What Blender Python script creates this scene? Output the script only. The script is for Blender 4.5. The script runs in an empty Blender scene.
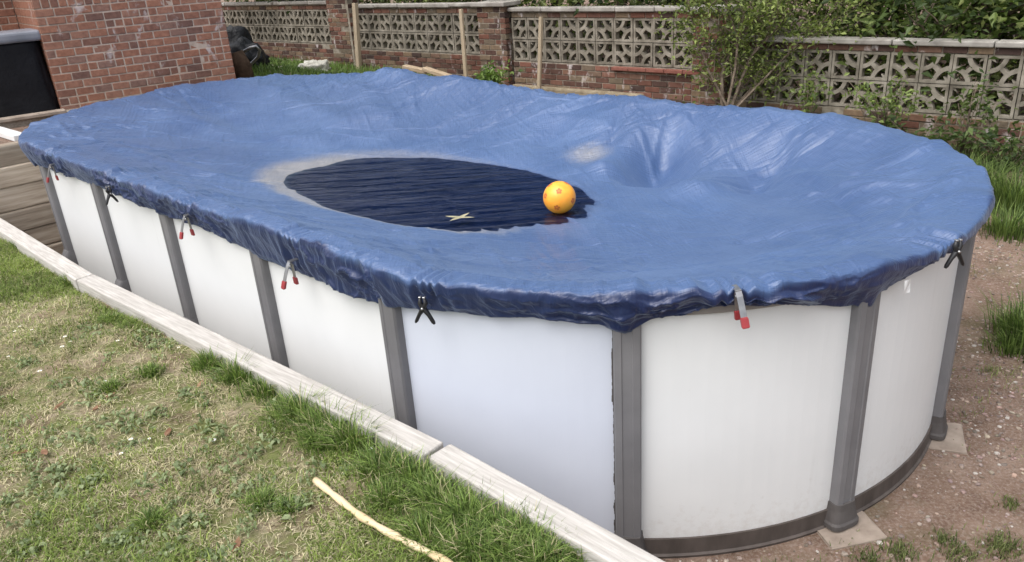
import bpy, bmesh, math, random
import numpy as np
from mathutils import Vector, Matrix

R = math.radians
random.seed(7)
rng = np.random.default_rng(11)
scene = bpy.context.scene
COL = scene.collection

# ------------------------------------------------------------------ camera
CAM_H, FPX, PITCH, ROLL = 2.372, 781.265, 0.400, -0.070
_cp, _sp, _cr, _sr = math.cos(PITCH), math.sin(PITCH), math.cos(ROLL), math.sin(ROLL)
FWD = np.array([0, _cp, -_sp]); _up = np.array([0, _sp, _cp]); _rt = np.array([1.0, 0, 0])
RT = _cr * _rt + _sr * _up
UP = -_sr * _rt + _cr * _up
cam_data = bpy.data.cameras.new('camera')
cam = bpy.data.objects.new('camera', cam_data)
COL.objects.link(cam)
cam_data.sensor_width = 36
cam_data.lens = FPX / 1024 * 36
cam_data.clip_start = 0.05
cam_data.clip_end = 2000
cam.matrix_world = Matrix(((RT[0], UP[0], -FWD[0], 0), (RT[1], UP[1], -FWD[1], 0),
                           (RT[2], UP[2], -FWD[2], CAM_H), (0, 0, 0, 1)))
scene.camera = cam

# ------------------------------------------------------------------ world and sun (bright overcast day)
SUN_EL, SUN_AZ = R(62), R(228)          # azimuth measured from +Y clockwise
world = bpy.data.worlds.new('World')
scene.world = world
world.use_nodes = True
wn, wl = world.node_tree.nodes, world.node_tree.links
wn.clear()
w_out = wn.new('ShaderNodeOutputWorld')
w_bg = wn.new('ShaderNodeBackground')
w_sky = wn.new('ShaderNodeTexSky')
w_sky.sky_type = 'NISHITA'
w_sky.sun_disc = False
w_sky.sun_elevation = SUN_EL
w_sky.sun_rotation = SUN_AZ
w_sky.air_density = 1.0
w_sky.dust_density = 4.0
w_hs = wn.new('ShaderNodeHueSaturation')
w_hs.inputs['Saturation'].default_value = 0.34      # cloud veil: much whiter than a clear sky
wl.new(w_sky.outputs[0], w_hs.inputs['Color'])
wl.new(w_hs.outputs[0], w_bg.inputs[0])
w_bg.inputs[1].default_value = 0.15
wl.new(w_bg.outputs[0], w_out.inputs[0])
sun_data = bpy.data.lights.new('sun', 'SUN')
sun_data.energy = 1.5
sun_data.angle = R(70)
sun_data.color = (1, 0.97, 0.93)
sun = bpy.data.objects.new('sun', sun_data)
COL.objects.link(sun)
_sd = Vector((math.sin(SUN_AZ) * math.cos(SUN_EL), math.cos(SUN_AZ) * math.cos(SUN_EL), math.sin(SUN_EL)))
sun.rotation_euler = _sd.to_track_quat('Z', 'Y').to_euler()
scene.view_settings.view_transform = 'Standard'
scene.view_settings.look = 'None'
scene.view_settings.gamma = 1
scene.view_settings.exposure = 0.72

# ------------------------------------------------------------------ frames of reference (metres)
def pix(x, y, D):
    """point on the ray of a photo pixel at optical depth D"""
    return np.array([0, 0, CAM_H]) + ((x - 512) / FPX * RT + (281 - y) / FPX * UP + FWD) * D
def onz(x, y, z):
    d = (x - 512) / FPX * RT + (281 - y) / FPX * UP + FWD
    return np.array([0, 0, CAM_H]) + d * (z - CAM_H) / d[2]
TH = 2.358
T = np.array([math.cos(TH), math.sin(TH)]); N = np.array([T[1], -T[0]])
O5 = np.array([-0.506, 3.036])
PR, PL = 1.665, 4 * 1.081               # pool end radius, straight length
def W(s, a, z=0.0):
    q = O5 + T * s + N * a
    return Vector((q[0], q[1], z))
def SA(x, y):
    dx = x - O5[0]; dy = y - O5[1]
    return dx * T[0] + dy * T[1], dx * N[0] + dy * N[1]
PER = 2 * PL + 2 * math.pi * PR
def rim(u, off=0.0):
    """point on the pool outline; u = 0 at the near end of the near straight side, growing to the far left; returns s, a, ns, na"""
    u = np.mod(np.asarray(u, float), PER)
    h = math.pi * PR
    s = np.zeros_like(u); a = np.zeros_like(u); ns = np.zeros_like(u); na = np.zeros_like(u); fs = np.zeros_like(u)
    m = u < PL
    s[m] = u[m]; a[m] = 0; na[m] = -1; fs[m] = u[m]
    m = (u >= PL) & (u < PL + h)
    an = (u[m] - PL) / PR
    ns[m] = np.sin(an); na[m] = -np.cos(an); s[m] = PL + PR * np.sin(an); a[m] = PR - PR * np.cos(an); fs[m] = PL
    m = (u >= PL + h) & (u < 2 * PL + h)
    s[m] = PL - (u[m] - PL - h); a[m] = 2 * PR; na[m] = 1; fs[m] = s[m]
    m = u >= 2 * PL + h
    an = (u[m] - 2 * PL - h) / PR
    ns[m] = -np.sin(an); na[m] = np.cos(an); s[m] = -PR * np.sin(an); a[m] = PR + PR * np.cos(an); fs[m] = 0
    return s + ns * off, a + na * off, ns, na, fs
def rimpt(u, off, z):
    s, a, ns, na, _ = rim(np.array([u]), off)
    nn = T * ns[0] + N * na[0]
    return W(s[0], a[0], z), Vector((nn[0], nn[1], 0))
WA = np.array([1.5, 10.55]); WU = -np.array([math.cos(R(136.5)), math.sin(R(136.5))])   # garden wall line, to the right
WN = np.array([WU[1], -WU[0]])                                                        # its face towards the pool
def WALL(w, f=0.0, z=0.0):
    q = WA + WU * w + WN * f
    return Vector((q[0], q[1], z))

# ------------------------------------------------------------------ numpy noise
_perm = np.random.default_rng(3).random((256, 256))
def vn(x, y, seed=0):
    x = np.asarray(x, float) + seed * 17.31; y = np.asarray(y, float) + seed * 7.77
    xi = np.floor(x).astype(int); yi = np.floor(y).astype(int)
    fx = x - xi; fy = y - yi
    fx = fx * fx * fx * (fx * (fx * 6 - 15) + 10); fy = fy * fy * fy * (fy * (fy * 6 - 15) + 10)
    g = lambda i, j: _perm[i & 255, j & 255]
    return (g(xi, yi) * (1 - fx) + g(xi + 1, yi) * fx) * (1 - fy) + (g(xi, yi + 1) * (1 - fx) + g(xi + 1, yi + 1) * fx) * fy
def fbm(x, y, seed=0, o=4):
    r = 0; am = .5
    for k in range(o):
        r = r + am * vn(x * 2 ** k, y * 2 ** k, seed + k * 3); am *= .5
    return r / (1 - .5 ** o)
def ridge(x, y, seed=0):
    return 1 - np.abs(2 * vn(x, y, seed) - 1)
def sstep(a, b, x):
    t = np.clip((x - a) / (b - a), 0, 1)
    return t * t * (3 - 2 * t)

# ------------------------------------------------------------------ materials
def newmat(name):
    m = bpy.data.materials.new(name); m.use_nodes = True
    nt = m.node_tree; nt.nodes.clear()
    o = nt.nodes.new('ShaderNodeOutputMaterial'); b = nt.nodes.new('ShaderNodeBsdfPrincipled')
    nt.links.new(b.outputs[0], o.inputs[0])
    return m, nt, b, o
def nd(nt, t, **kw):
    n = nt.nodes.new(t)
    for k, v in kw.items():
        if k in n.inputs: n.inputs[k].default_value = v
        else: setattr(n, k, v)
    return n
def ramp(nt, fac, stops):
    r = nt.nodes.new('ShaderNodeValToRGB')
    el = r.color_ramp.elements
    while len(el) < len(stops): el.new(0.5)
    for e, (p, c) in zip(el, stops):
        e.position = p; e.color = (*c, 1) if len(c) == 3 else c
    nt.links.new(fac, r.inputs[0])
    return r.outputs[0]
def mixc(nt, fac, a, b, mode='MIX'):
    m = nt.nodes.new('ShaderNodeMix'); m.data_type = 'RGBA'; m.blend_type = mode
    for sock, v in ((m.inputs[0], fac), (m.inputs[6], a), (m.inputs[7], b)):
        if hasattr(v, 'links') or hasattr(v, 'is_linked'): nt.links.new(v, sock)
        elif isinstance(v, (int, float)): sock.default_value = v
        else: sock.default_value = (*v, 1)
    return m.outputs[2]
def coords(nt, kind='Object', scale=(1, 1, 1), rot=(0, 0, 0)):
    mp = nt.nodes.new('ShaderNodeMapping'); mp.inputs['Scale'].default_value = scale; mp.inputs['Rotation'].default_value = rot
    if kind == 'Position':
        g = nt.nodes.new('ShaderNodeNewGeometry'); nt.links.new(g.outputs['Position'], mp.inputs[0])
    else:
        c = nt.nodes.new('ShaderNodeTexCoord'); nt.links.new(c.outputs[kind], mp.inputs[0])
    return mp.outputs[0]
def noise(nt, vec, scale, detail=5, rough=.55, dist=0.0):
    n = nt.nodes.new('ShaderNodeTexNoise'); n.inputs['Scale'].default_value = scale
    n.inputs['Detail'].default_value = detail; n.inputs['Roughness'].default_value = rough; n.inputs['Distortion'].default_value = dist
    nt.links.new(vec, n.inputs['Vector'])
    return n.outputs['Fac']
def bump(nt, bsdf, h, strength=.4, dist=.01, prev=None):
    b = nt.nodes.new('ShaderNodeBump'); b.inputs['Strength'].default_value = strength; b.inputs['Distance'].default_value = dist
    nt.links.new(h, b.inputs['Height'])
    if prev: nt.links.new(prev, b.inputs['Normal'])
    nt.links.new(b.outputs[0], bsdf.inputs['Normal'])
    return b.outputs[0]
def simple(name, stops, scale=8, rough=.7, spec=.3, bs=.3, bscale=40, bdist=.005, kind='Position', stretch=(1, 1, 1), rot=(0, 0, 0), metal=0.0, rnd=0.0):
    """noise-ramped colour, fine relief, per-object tone shift"""
    m, nt, b, o = newmat(name)
    v = coords(nt, kind, stretch, rot)
    c = ramp(nt, noise(nt, v, scale), stops)
    if rnd:
        oi = nt.nodes.new('ShaderNodeObjectInfo')
        k = ramp(nt, oi.outputs['Random'], [(0, (1 - rnd,) * 3), (1, (1 + rnd * .6,) * 3)])
        c = mixc(nt, 1.0, c, k, 'MULTIPLY')
    nt.links.new(c, b.inputs['Base Color'])
    b.inputs['Roughness'].default_value = rough; b.inputs['Specular IOR Level'].default_value = spec; b.inputs['Metallic'].default_value = metal
    if bs: bump(nt, b, noise(nt, v, bscale, 6, .65), bs, bdist)
    return m
M = {}
def brickmat(name, stops, bloom, seed):
    m, nt, b, o = newmat(name)
    v = coords(nt, 'Position')
    oi = nt.nodes.new('ShaderNodeObjectInfo')
    c = ramp(nt, oi.outputs['Random'], stops)
    c = mixc(nt, ramp(nt, noise(nt, v, 22, 6, .7), [(.35, (0, 0, 0)), (.75, (.75,) * 3)]), c, mixc(nt, 1.0, c, (.42, .38, .40), 'MULTIPLY'))
    # lime bloom: patches with a shape of their own, streaked downwards
    v2 = coords(nt, 'Position', (1, 1, .55))
    f = ramp(nt, noise(nt, v2, 5.5 + seed, 4, .62, .4), [(bloom, (0, 0, 0)), (bloom + .09, (.8,) * 3)])
    c = mixc(nt, f, c, (.55, .50, .49))
    nt.links.new(c, b.inputs['Base Color'])
    b.inputs['Roughness'].default_value = .88; b.inputs['Specular IOR Level'].default_value = .2
    bump(nt, b, noise(nt, v, 90, 6, .7), .5, .006)
    return m
M['house_brick'] = brickmat('house_brick', [(0, (.19, .11, .09)), (.2, (.29, .142, .10)), (.5, (.37, .178, .118)), (.7, (.33, .178, .13)), (.85, (.40, .20, .135)), (1, (.24, .155, .13))], .615, 0)
M['wall_brick'] = brickmat('wall_brick', [(0, (.07, .048, .042)), (.3, (.15, .08, .06)), (.5, (.19, .085, .06)), (.62, (.24, .17, .11)), (.8, (.17, .14, .10)), (1, (.24, .11, .08))], .60, 1)
M['red_tile'] = simple('red_tile', [(.3, (.17, .06, .045)), (.7, (.24, .10, .075))], 14, .8)
M['house_mortar'] = simple('house_mortar', [(.3, (.40, .31, .25)), (.7, (.54, .44, .37))], 20, .95, .1, .6, 120)
M['wall_mortar'] = simple('wall_mortar', [(.3, (.16, .135, .105)), (.7, (.38, .34, .28))], 12, .95, .1, .7, 90)
M['screen'] = simple('screen_concrete', [(.25, (.12, .105, .082)), (.5, (.24, .215, .175)), (.8, (.39, .355, .30))], 9, .92, .15, .5, 110, rnd=.22)
M['coping'] = simple('coping_concrete', [(.3, (.22, .20, .18)), (.6, (.36, .34, .31)), (.8, (.5, .48, .45))], 6, .9, .2, .5, 70, rnd=.12)
M['footing'] = simple('footing', [(.3, (.19, .15, .10)), (.7, (.33, .28, .20))], 9, .95, .1, .8, 40, .02)

m, nt, b, o = newmat('panel_white')                     # white coated steel sheet, faint dust and scuffs
v = coords(nt, 'Position')
c = ramp(nt, noise(nt, v, 2.2, 4), [(.3, (.725, .735, .735)), (.7, (.77, .78, .78))])
sc = ramp(nt, noise(nt, v, 46, 5, .75), [(.69, (0, 0, 0)), (.76, (.35,) * 3)])
c = mixc(nt, sc, c, (.42, .40, .36))
vz = nt.nodes.new('ShaderNodeSeparateXYZ'); nt.links.new(v, vz.inputs[0])
mz = nd(nt, 'ShaderNodeMapRange'); nt.links.new(vz.outputs[2], mz.inputs[0]); mz.inputs[1].default_value = .09; mz.inputs[2].default_value = .36; mz.inputs[3].default_value = .30; mz.inputs[4].default_value = .0
mu = nd(nt, 'ShaderNodeMath', operation='ADD'); nt.links.new(mz.outputs[0], mu.inputs[0]); nt.links.new(noise(nt, v, 26, 6, .75), mu.inputs[1])
c = mixc(nt, ramp(nt, mu.outputs[0], [(.68, (0, 0, 0)), (.92, (.22,) * 3)]), c, (.40, .33, .27))      # splashed mud along the foot
c = mixc(nt, ramp(nt, noise(nt, coords(nt, 'Position', (1, 1, .06)), 26, 3, .6), [(.64, (0, 0, 0)), (.78, (.10,) * 3)]), c, (.45, .43, .40))   # faint rain streaks
nt.links.new(c, b.inputs['Base Color']); b.inputs['Roughness'].default_value = .38; b.inputs['Specular IOR Level'].default_value = .4
bump(nt, b, noise(nt, coords(nt, 'Position', (1, 1, .4)), 1.6, 2), .12, .02)
M['panel'] = m
M['panel_blue'] = simple('panel_film_bluish', [(.3, (.56, .595, .68)), (.7, (.60, .635, .72))], 2, .42, .35, .1, 2, .02)
M['post'] = simple('post_grey', [(.3, (.145, .143, .150)), (.7, (.190, .187, .194))], 5, .48, .4, .12, 60, rnd=.06)
M['boot'] = simple('boot_grey', [(.3, (.065, .058, .056)), (.7, (.10, .092, .09))], 8, .6, .3, .2, 60)
M['rail'] = simple('rail_taupe', [(.3, (.20, .18, .165)), (.7, (.27, .25, .235))], 4, .5, .35, .1, 40)
M['base_rail'] = simple('base_rail', [(.3, (.055, .045, .04)), (.7, (.12, .10, .09))], 9, .65, .3, .3, 60, stretch=(1, 1, .35))

# blue tarpaulin: silt mask from the mesh, woven fibre relief, soft sheen
m, nt, b, o = newmat('cover_blue')
v = coords(nt, 'Position')
at = nd(nt, 'ShaderNodeAttribute', attribute_name='silt')
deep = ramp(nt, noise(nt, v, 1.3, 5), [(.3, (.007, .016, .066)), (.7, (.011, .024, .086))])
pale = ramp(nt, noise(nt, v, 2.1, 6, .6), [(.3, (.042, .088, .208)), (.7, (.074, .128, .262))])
fa = nd(nt, 'ShaderNodeAttribute', attribute_name='toplight_wet')      # skylight on top and shade on skirt painted in; wet under the puddle
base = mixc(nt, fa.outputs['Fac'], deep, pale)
siltc = ramp(nt, noise(nt, v, 9, 6, .7), [(.3, (.24, .22, .19)), (.7, (.35, .32, .27))])
n_edge = noise(nt, v, 30, 4, .7)
mm = nd(nt, 'ShaderNodeMath', operation='MULTIPLY_ADD'); nt.links.new(n_edge, mm.inputs[0]); mm.inputs[1].default_value = .5
nt.links.new(at.outputs['Fac'], mm.inputs[2])
sm = ramp(nt, mm.outputs[0], [(.42, (0, 0, 0)), (1.2 - .2, (.68,) * 3)])
c = mixc(nt, sm, base, siltc)
# base colour, gloss, sheen and relief

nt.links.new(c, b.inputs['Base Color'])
b.inputs['Specular IOR Level'].default_value = .62; b.inputs['Sheen Weight'].default_value = .30; b.inputs['Sheen Roughness'].default_value = .34; b.inputs['Sheen Tint'].default_value = (.55, .72, 1, 1)
rr = ramp(nt, noise(nt, v, 5, 5), [(.3, (.28,) * 3), (.7, (.42,) * 3)]); nt.links.new(rr, b.inputs['Roughness'])
s1 = noise(nt, coords(nt, 'Position', (1.0, 14, 1), (0, 0, R(38))), 5, 4, .6, .3)
s2 = noise(nt, coords(nt, 'Position', (16, 1.2, 1), (0, 0, R(60))), 4, 3, .6, .5)
b1 = bump(nt, b, s1, .75, .011)
b2 = bump(nt, b, s2, .35, .010, b1)
b3 = bump(nt, b, noise(nt, v, 260, 2), .10, .002, b2)
M['cover'] = m

m, nt, b, o = newmat('puddle_water')
nt.nodes.remove(b)
tr = nd(nt, 'ShaderNodeBsdfTransparent'); tr.inputs[0].default_value = (.34, .46, .64, 1)
gl = nd(nt, 'ShaderNodeBsdfGlossy'); gl.inputs['Roughness'].default_value = .02
fr = nd(nt, 'ShaderNodeFresnel', IOR=1.33)
mx = nt.nodes.new('ShaderNodeMixShader'); nt.links.new(fr.outputs[0], mx.inputs[0]); nt.links.new(tr.outputs[0], mx.inputs[1]); nt.links.new(gl.outputs[0], mx.inputs[2]); nt.links.new(mx.outputs[0], o.inputs[0])
wv = noise(nt, coords(nt, 'Position', (.55, 4.2, 1), (0, 0, R(14))), 2.8, 4, .55, .6)
bump(nt, gl, wv, .40, .045)
M['water'] = m

M['timber_pale'] = simple('timber_pale', [(.25, (.34, .315, .285)), (.5, (.47, .445, .415)), (.75, (.60, .575, .54))], 6.5, .85, .2, .5, 40, stretch=(1, 14, 14), kind='Object', rnd=.1)
M['sleeper'] = simple('sleeper_timber', [(.25, (.24, .19, .145)), (.5, (.43, .36, .29)), (.75, (.56, .49, .41))], 2.6, .88, .15, .7, 30, .01, stretch=(1, 12, 12), kind='Object', rnd=.3)
M['post_timber'] = simple('post_timber', [(.25, (.30, .24, .16)), (.75, (.46, .38, .28))], 4, .85, .2, .4, 50, stretch=(8, 8, .8), kind='Object', rnd=.15)
M['cane'] = simple('peeled_stick', [(.25, (.40, .27, .13)), (.5, (.62, .48, .29)), (.75, (.72, .60, .42))], 5, .6, .3, .4, 30, stretch=(1, 1, 1), kind='Position')
m, nt, b, o = newmat('soil')
v = coords(nt, 'Position')
c = ramp(nt, noise(nt, v, 3.2, 8, .65), [(.3, (.095, .058, .041)), (.5, (.19, .125, .092)), (.7, (.285, .205, .160))])
c = mixc(nt, ramp(nt, noise(nt, v, 60, 4, .8), [(.45, (0, 0, 0)), (.7, (.8,) * 3)]), c, (.36, .295, .25))
c = mixc(nt, ramp(nt, noise(nt, v, 1.1, 6, .7), [(.52, (0, 0, 0)), (.68, (.55,) * 3)]), c, (.095, .10, .045))
nt.links.new(c, b.inputs['Base Color']); b.inputs['Roughness'].default_value = .95; b.inputs['Specular IOR Level'].default_value = .1
bump(nt, b, noise(nt, v, 38, 8, .75), .8, .02)
M['soil'] = m
m, nt, b, o = newmat('lawn_soil')
v = coords(nt, 'Position')
c = ramp(nt, noise(nt, v, 4.5, 8, .7), [(.28, (.10, .072, .045)), (.45, (.25, .195, .13)), (.68, (.43, .365, .26))])
c = mixc(nt, ramp(nt, noise(nt, v, 7, 7, .75), [(.42, (0, 0, 0)), (.58, (.8,) * 3)]), c, (.14, .175, .05))
nt.links.new(c, b.inputs['Base Color']); b.inputs['Roughness'].default_value = .95; b.inputs['Specular IOR Level'].default_value = .1
bump(nt, b, noise(nt, v, 60, 8, .8), .9, .015)
M['lawn_soil'] = m
M['gravel_patio'] = simple('gravel_patio', [(.3, (.24, .20, .16)), (.7, (.40, .35, .29))], 60, .95, .15, .8, 120, .01)
M['pebble'] = simple('pebble', [(.3, (.20, .155, .125)), (.5, (.31, .25, .21)), (.72, (.45, .39, .34))], 9, .85, .2, .3, 80)
M['paving'] = simple('paving', [(.3, (.23, .185, .15)), (.7, (.36, .30, .25))], 12, .9, .2, .5, 90)
def leafmat(name, trans=.35, rough=.5):
    m, nt, b, o = newmat(name)
    at = nd(nt, 'ShaderNodeAttribute', attribute_name='col')
    nt.links.new(at.outputs['Color'], b.inputs['Base Color'])
    b.inputs['Roughness'].default_value = rough; b.inputs['Specular IOR Level'].default_value = .35
    tr = nt.nodes.new('ShaderNodeBsdfTranslucent')
    br = mixc(nt, 1.0, at.outputs['Color'], (1.25, 1.4, .7), 'MULTIPLY'); nt.links.new(br, tr.inputs[0])
    mx = nt.nodes.new('ShaderNodeMixShader'); mx.inputs[0].default_value = trans
    nt.links.new(b.outputs[0], mx.inputs[1]); nt.links.new(tr.outputs[0], mx.inputs[2]); nt.links.new(mx.outputs[0], o.inputs[0])
    return m
M['leaf'] = leafmat('leaf'); M['grass'] = leafmat('grass_blade', .3, .6)
M['bark'] = simple('bark', [(.3, (.09, .068, .05)), (.7, (.25, .20, .155))], 20, .9, .15, .8, 60, .01)
M['black_fabric'] = simple('black_fabric', [(.3, (.004, .004, .006)), (.7, (.009, .009, .012))], 6, .6, .2, .4, 25, .02)
M['grey_lid'] = simple('grey_lid', [(.3, (.16, .17, .20)), (.7, (.24, .25, .29))], 5, .45, .4, .2, 20)
M['white_plastic'] = simple('white_plastic', [(.3, (.72, .73, .73)), (.7, (.82, .82, .82))], 5, .35, .45, 0)
M['bag'] = simple('pale_bag', [(.3, (.42, .40, .34)), (.7, (.66, .64, .57))], 8, .5, .4, .6, 25, .02)
M['sack'] = simple('bin_sack', [(.3, (.012, .013, .016)), (.7, (.022, .024, .027))], 8, .5, .35, .6, 18, .03)
M['brown_roll'] = simple('brown_roll', [(.3, (.055, .036, .025)), (.7, (.12, .08, .055))], 14, .95, .1, .8, 60, .01)
M['steel'] = simple('steel', [(.3, (.28, .28, .29)), (.7, (.45, .45, .45))], 20, .36, .5, .1, 80, metal=.9)
M['red_grip'] = simple('red_grip', [(.3, (.24, .024, .03)), (.7, (.33, .045, .05))], 20, .4, .45, 0)
M['black_plastic'] = simple('black_plastic', [(.3, (.010, .010, .012)), (.7, (.018, .018, .02))], 20, .38, .45, 0)
M['stone_pale'] = simple('pale_stone', [(.3, (.36, .32, .25)), (.7, (.55, .50, .42))], 8, .9, .2, .5, 60)
M['plank_old'] = simple('old_plank', [(.3, (.34, .25, .16)), (.7, (.52, .42, .30))], 6, .85, .2, .4, 40, stretch=(1, 8, 8), kind='Object')
M['wet_leaf'] = simple('wet_leaf', [(.3, (.27, .25, .15)), (.7, (.42, .39, .26))], 30, .5, .4, .3, 60)
M['petal'] = simple('petal', [(.3, (.78, .78, .76)), (.7, (.86, .86, .84))], 20, .6, .3, 0)
M['daisy_eye'] = simple('daisy_eye', [(.3, (.65, .45, .04)), (.7, (.8, .55, .06))], 20, .6, .3, 0)
M['dead_leaf'] = simple('dead_leaf', [(.3, (.14, .07, .04)), (.7, (.30, .18, .11))], 20, .8, .2, .3, 60)
M['ball_mark'] = simple('ball_mark', [(.3, (.50, .13, .035)), (.7, (.62, .19, .045))], 20, .5, .35, 0)
m, nt, b, o = newmat('ball_orange')
v = coords(nt, 'Generated')
sp = nt.nodes.new('ShaderNodeSeparateXYZ'); nt.links.new(v, sp.inputs[0])
c = ramp(nt, noise(nt, v, 3), [(.3, (.93, .36, .035)), (.7, (.95, .47, .06))])
nt.links.new(c, b.inputs['Base Color']); b.inputs['Roughness'].default_value = .32; b.inputs['Subsurface Weight'].default_value = .15
b.inputs['Subsurface Radius'].default_value = (.06, .03, .01); b.inputs['Subsurface Scale'].default_value = .3
M['ball'] = m

# ------------------------------------------------------------------ mesh helpers
def npmesh(name, V, faces, col=None, smooth=False, attr=None):
    """faces: list of int arrays (n,3) or (n,4)"""
    me = bpy.data.meshes.new(name)
    V = np.asarray(V, np.float32)
    me.vertices.add(len(V)); me.vertices.foreach_set('co', V.ravel())
    lo = np.concatenate([np.asarray(f, np.int32).ravel() for f in faces])
    cnt = np.concatenate([np.full(len(f), f.shape[1], np.int32) for f in faces])
    st = np.concatenate([[0], np.cumsum(cnt)[:-1]]).astype(np.int32)
    me.loops.add(len(lo)); me.loops.foreach_set('vertex_index', lo)
    me.polygons.add(len(cnt)); me.polygons.foreach_set('loop_start', st); me.polygons.foreach_set('loop_total', cnt)
    me.polygons.foreach_set('use_smooth', np.full(len(cnt), smooth))
    me.update(calc_edges=True)
    if col is not None:
        ca = me.color_attributes.new('col', 'FLOAT_COLOR', 'POINT')
        ca.data.foreach_set('color', np.c_[col, np.ones(len(col))].astype(np.float32).ravel())
    if attr:
        for k, a in attr.items():
            x = me.attributes.new(k, 'FLOAT', 'POINT'); x.data.foreach_set('value', np.asarray(a, np.float32))
    return me
def link(name, me, mat=None, parent=None, loc=None, rot=None):
    o = bpy.data.objects.new(name, me); COL.objects.link(o)
    if mat and me and not me.materials: me.materials.append(mat)
    if parent: o.parent = parent
    if loc is not None: o.location = loc
    if rot is not None: o.rotation_euler = rot
    return o
def tag(o, label=None, cat=None, group=None, kind=None):
    if label: o['label'] = label
    if cat: o['category'] = cat
    if group: o['group'] = group
    if kind: o['kind'] = kind
    return o
def thing(name, label, cat, loc=(0, 0, 0), rz=0, group=None):
    o = bpy.data.objects.new(name, None); COL.objects.link(o)
    o.location = loc; o.rotation_euler = (0, 0, rz); o.empty_display_size = .1
    return tag(o, label, cat, group)
def bm_mesh(name, bm, smooth=False):
    bmesh.ops.recalc_face_normals(bm, faces=bm.faces)
    for f in bm.faces: f.smooth = smooth
    me = bpy.data.meshes.new(name); bm.to_mesh(me); bm.free()
    return me
def box(bm, x0, x1, y0, y1, z0, z1, mat=None):
    vs = [bm.verts.new(Vector(p) if mat is None else mat @ Vector(p)) for p in
          ((x0, y0, z0), (x1, y0, z0), (x1, y1, z0), (x0, y1, z0), (x0, y0, z1), (x1, y0, z1), (x1, y1, z1), (x0, y1, z1))]
    fs = []
    for q in ((0, 1, 2, 3), (4, 5, 6, 7), (0, 1, 5, 4), (1, 2, 6, 5), (2, 3, 7, 6), (3, 0, 4, 7)):
        fs.append(bm.faces.new([vs[i] for i in q]))
    return vs
def bbox_mesh(name, x0, x1, y0, y1, z0, z1, bev=0.0, seg=1, jit=0.0, cuts=0):
    bm = bmesh.new(); box(bm, x0, x1, y0, y1, z0, z1)
    bmesh.ops.recalc_face_normals(bm, faces=bm.faces)
    if bev: bmesh.ops.bevel(bm, geom=list(bm.edges), offset=bev, segments=seg, affect='EDGES', profile=.5)
    if cuts: bmesh.ops.subdivide_edges(bm, edges=[e for e in bm.edges if e.calc_length() > (x1 - x0) * .5], cuts=cuts, use_grid_fill=True)
    if jit:
        for v in bm.verts: v.co += Vector((random.uniform(-jit, jit), random.uniform(-jit, jit), random.uniform(-jit, jit)))
    return bm_mesh(name, bm)
def tube(bm, pts, rad, n=6, cap=True):
    pts = [Vector(p) for p in pts]
    if not hasattr(rad, '__len__'): rad = [rad] * len(pts)
    rings = []
    ref = None
    for i, p in enumerate(pts):
        d = (pts[min(i + 1, len(pts) - 1)] - pts[max(i - 1, 0)])
        d = d.normalized() if d.length > 1e-9 else Vector((0, 0, 1))
        if ref is None: ref = d.orthogonal().normalized()
        x = (ref - d * ref.dot(d)); x = x.normalized() if x.length > 1e-6 else d.orthogonal().normalized()
        ref = x; y = d.cross(x)
        rings.append([bm.verts.new(p + (x * math.cos(2 * math.pi * k / n) + y * math.sin(2 * math.pi * k / n)) * rad[i]) for k in range(n)])
    for a, b in zip(rings, rings[1:]):
        for k in range(n): bm.faces.new((a[k], a[(k + 1) % n], b[(k + 1) % n], b[k]))
    if cap: bm.faces.new(rings[0][::-1]); bm.faces.new(rings[-1])
def tube_mesh(name, pts, rad, n=8, smooth=True):
    bm = bmesh.new(); tube(bm, pts, rad, n); return bm_mesh(name, bm, smooth)
def frame_mat(origin, x, y, z):
    m = Matrix.Identity(4)
    for i, v in enumerate((x, y, z)):
        for j in range(3): m[j][i] = v[j]
    for j in range(3): m[j][3] = origin[j]
    return m

# ================================================================== THE SETTING
# --- the ground: one sheet, a flat pad round the pool, rising towards the garden wall and the house
CTRL = []
for s_ in np.arange(-6, 9, 1.0):
    CTRL.append((*W(s_, -1.5)[:2], 0.0)); CTRL.append((*W(s_, 1.6)[:2], 0.0))
for s_ in np.arange(-1, 4.5, .8): CTRL.append((*W(s_, 3.6)[:2], 0.02))
for w_, z_ in ((-13, .74), (-10, .70), (-8, .68), (-6, .66), (-4.5, .64), (-2.7, .57), (-1.2, .44), (.3, .40), (1.4, .38), (3, .30), (4.7, .22), (7, .16), (10, .12)):
    for f_ in (0, .5): CTRL.append((*WALL(w_, f_)[:2], z_))
    CTRL.append((*WALL(w_, -6)[:2], z_))
for q in ((-3.2, 10.3, 1.02), (-2.4, 10.6, .92), (-3.6, 11.5, .98), (-4.5, 13, .85), (2.7, 3.2, 0), (3.3, 4.5, .03), (4.2, 6.3, .08), (3.5, 2.5, .02), (5, 4, .05), (2, 1.5, 0), (4, .5, 0)): CTRL.append(q)
CTRL = np.array(CTRL)
def ground_z(x, y):
    sh = np.shape(x); x = np.ravel(x); y = np.ravel(y)
    d2 = (x[:, None] - CTRL[:, 0]) ** 2 + (y[:, None] - CTRL[:, 1]) ** 2 + .02
    w = d2 ** -2.0
    z = (w * CTRL[:, 2]).sum(1) / w.sum(1)
    s, a = SA(x, y)
    sdist = np.hypot(s - np.clip(s, 0, PL), a - PR) - PR
    pad = sstep(.15, 1.3, sdist)
    z = z * pad + .018 * (fbm(x * 1.7, y * 1.7, 4) - .5) * pad + .012 * (fbm(x * 9, y * 9, 5) - .5) * sstep(.02, .3, sdist)
    return z.reshape(sh)
far = np.array([-400, -150, -60, -25, -14]);
gx = np.concatenate([far, np.arange(-10, 8, .09), -far[::-1]]); gy = np.concatenate([far, np.arange(-4, 18, .09), [22, 30, 60, 150, 400]])
GX, GY = np.meshgrid(gx, gy)
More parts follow.
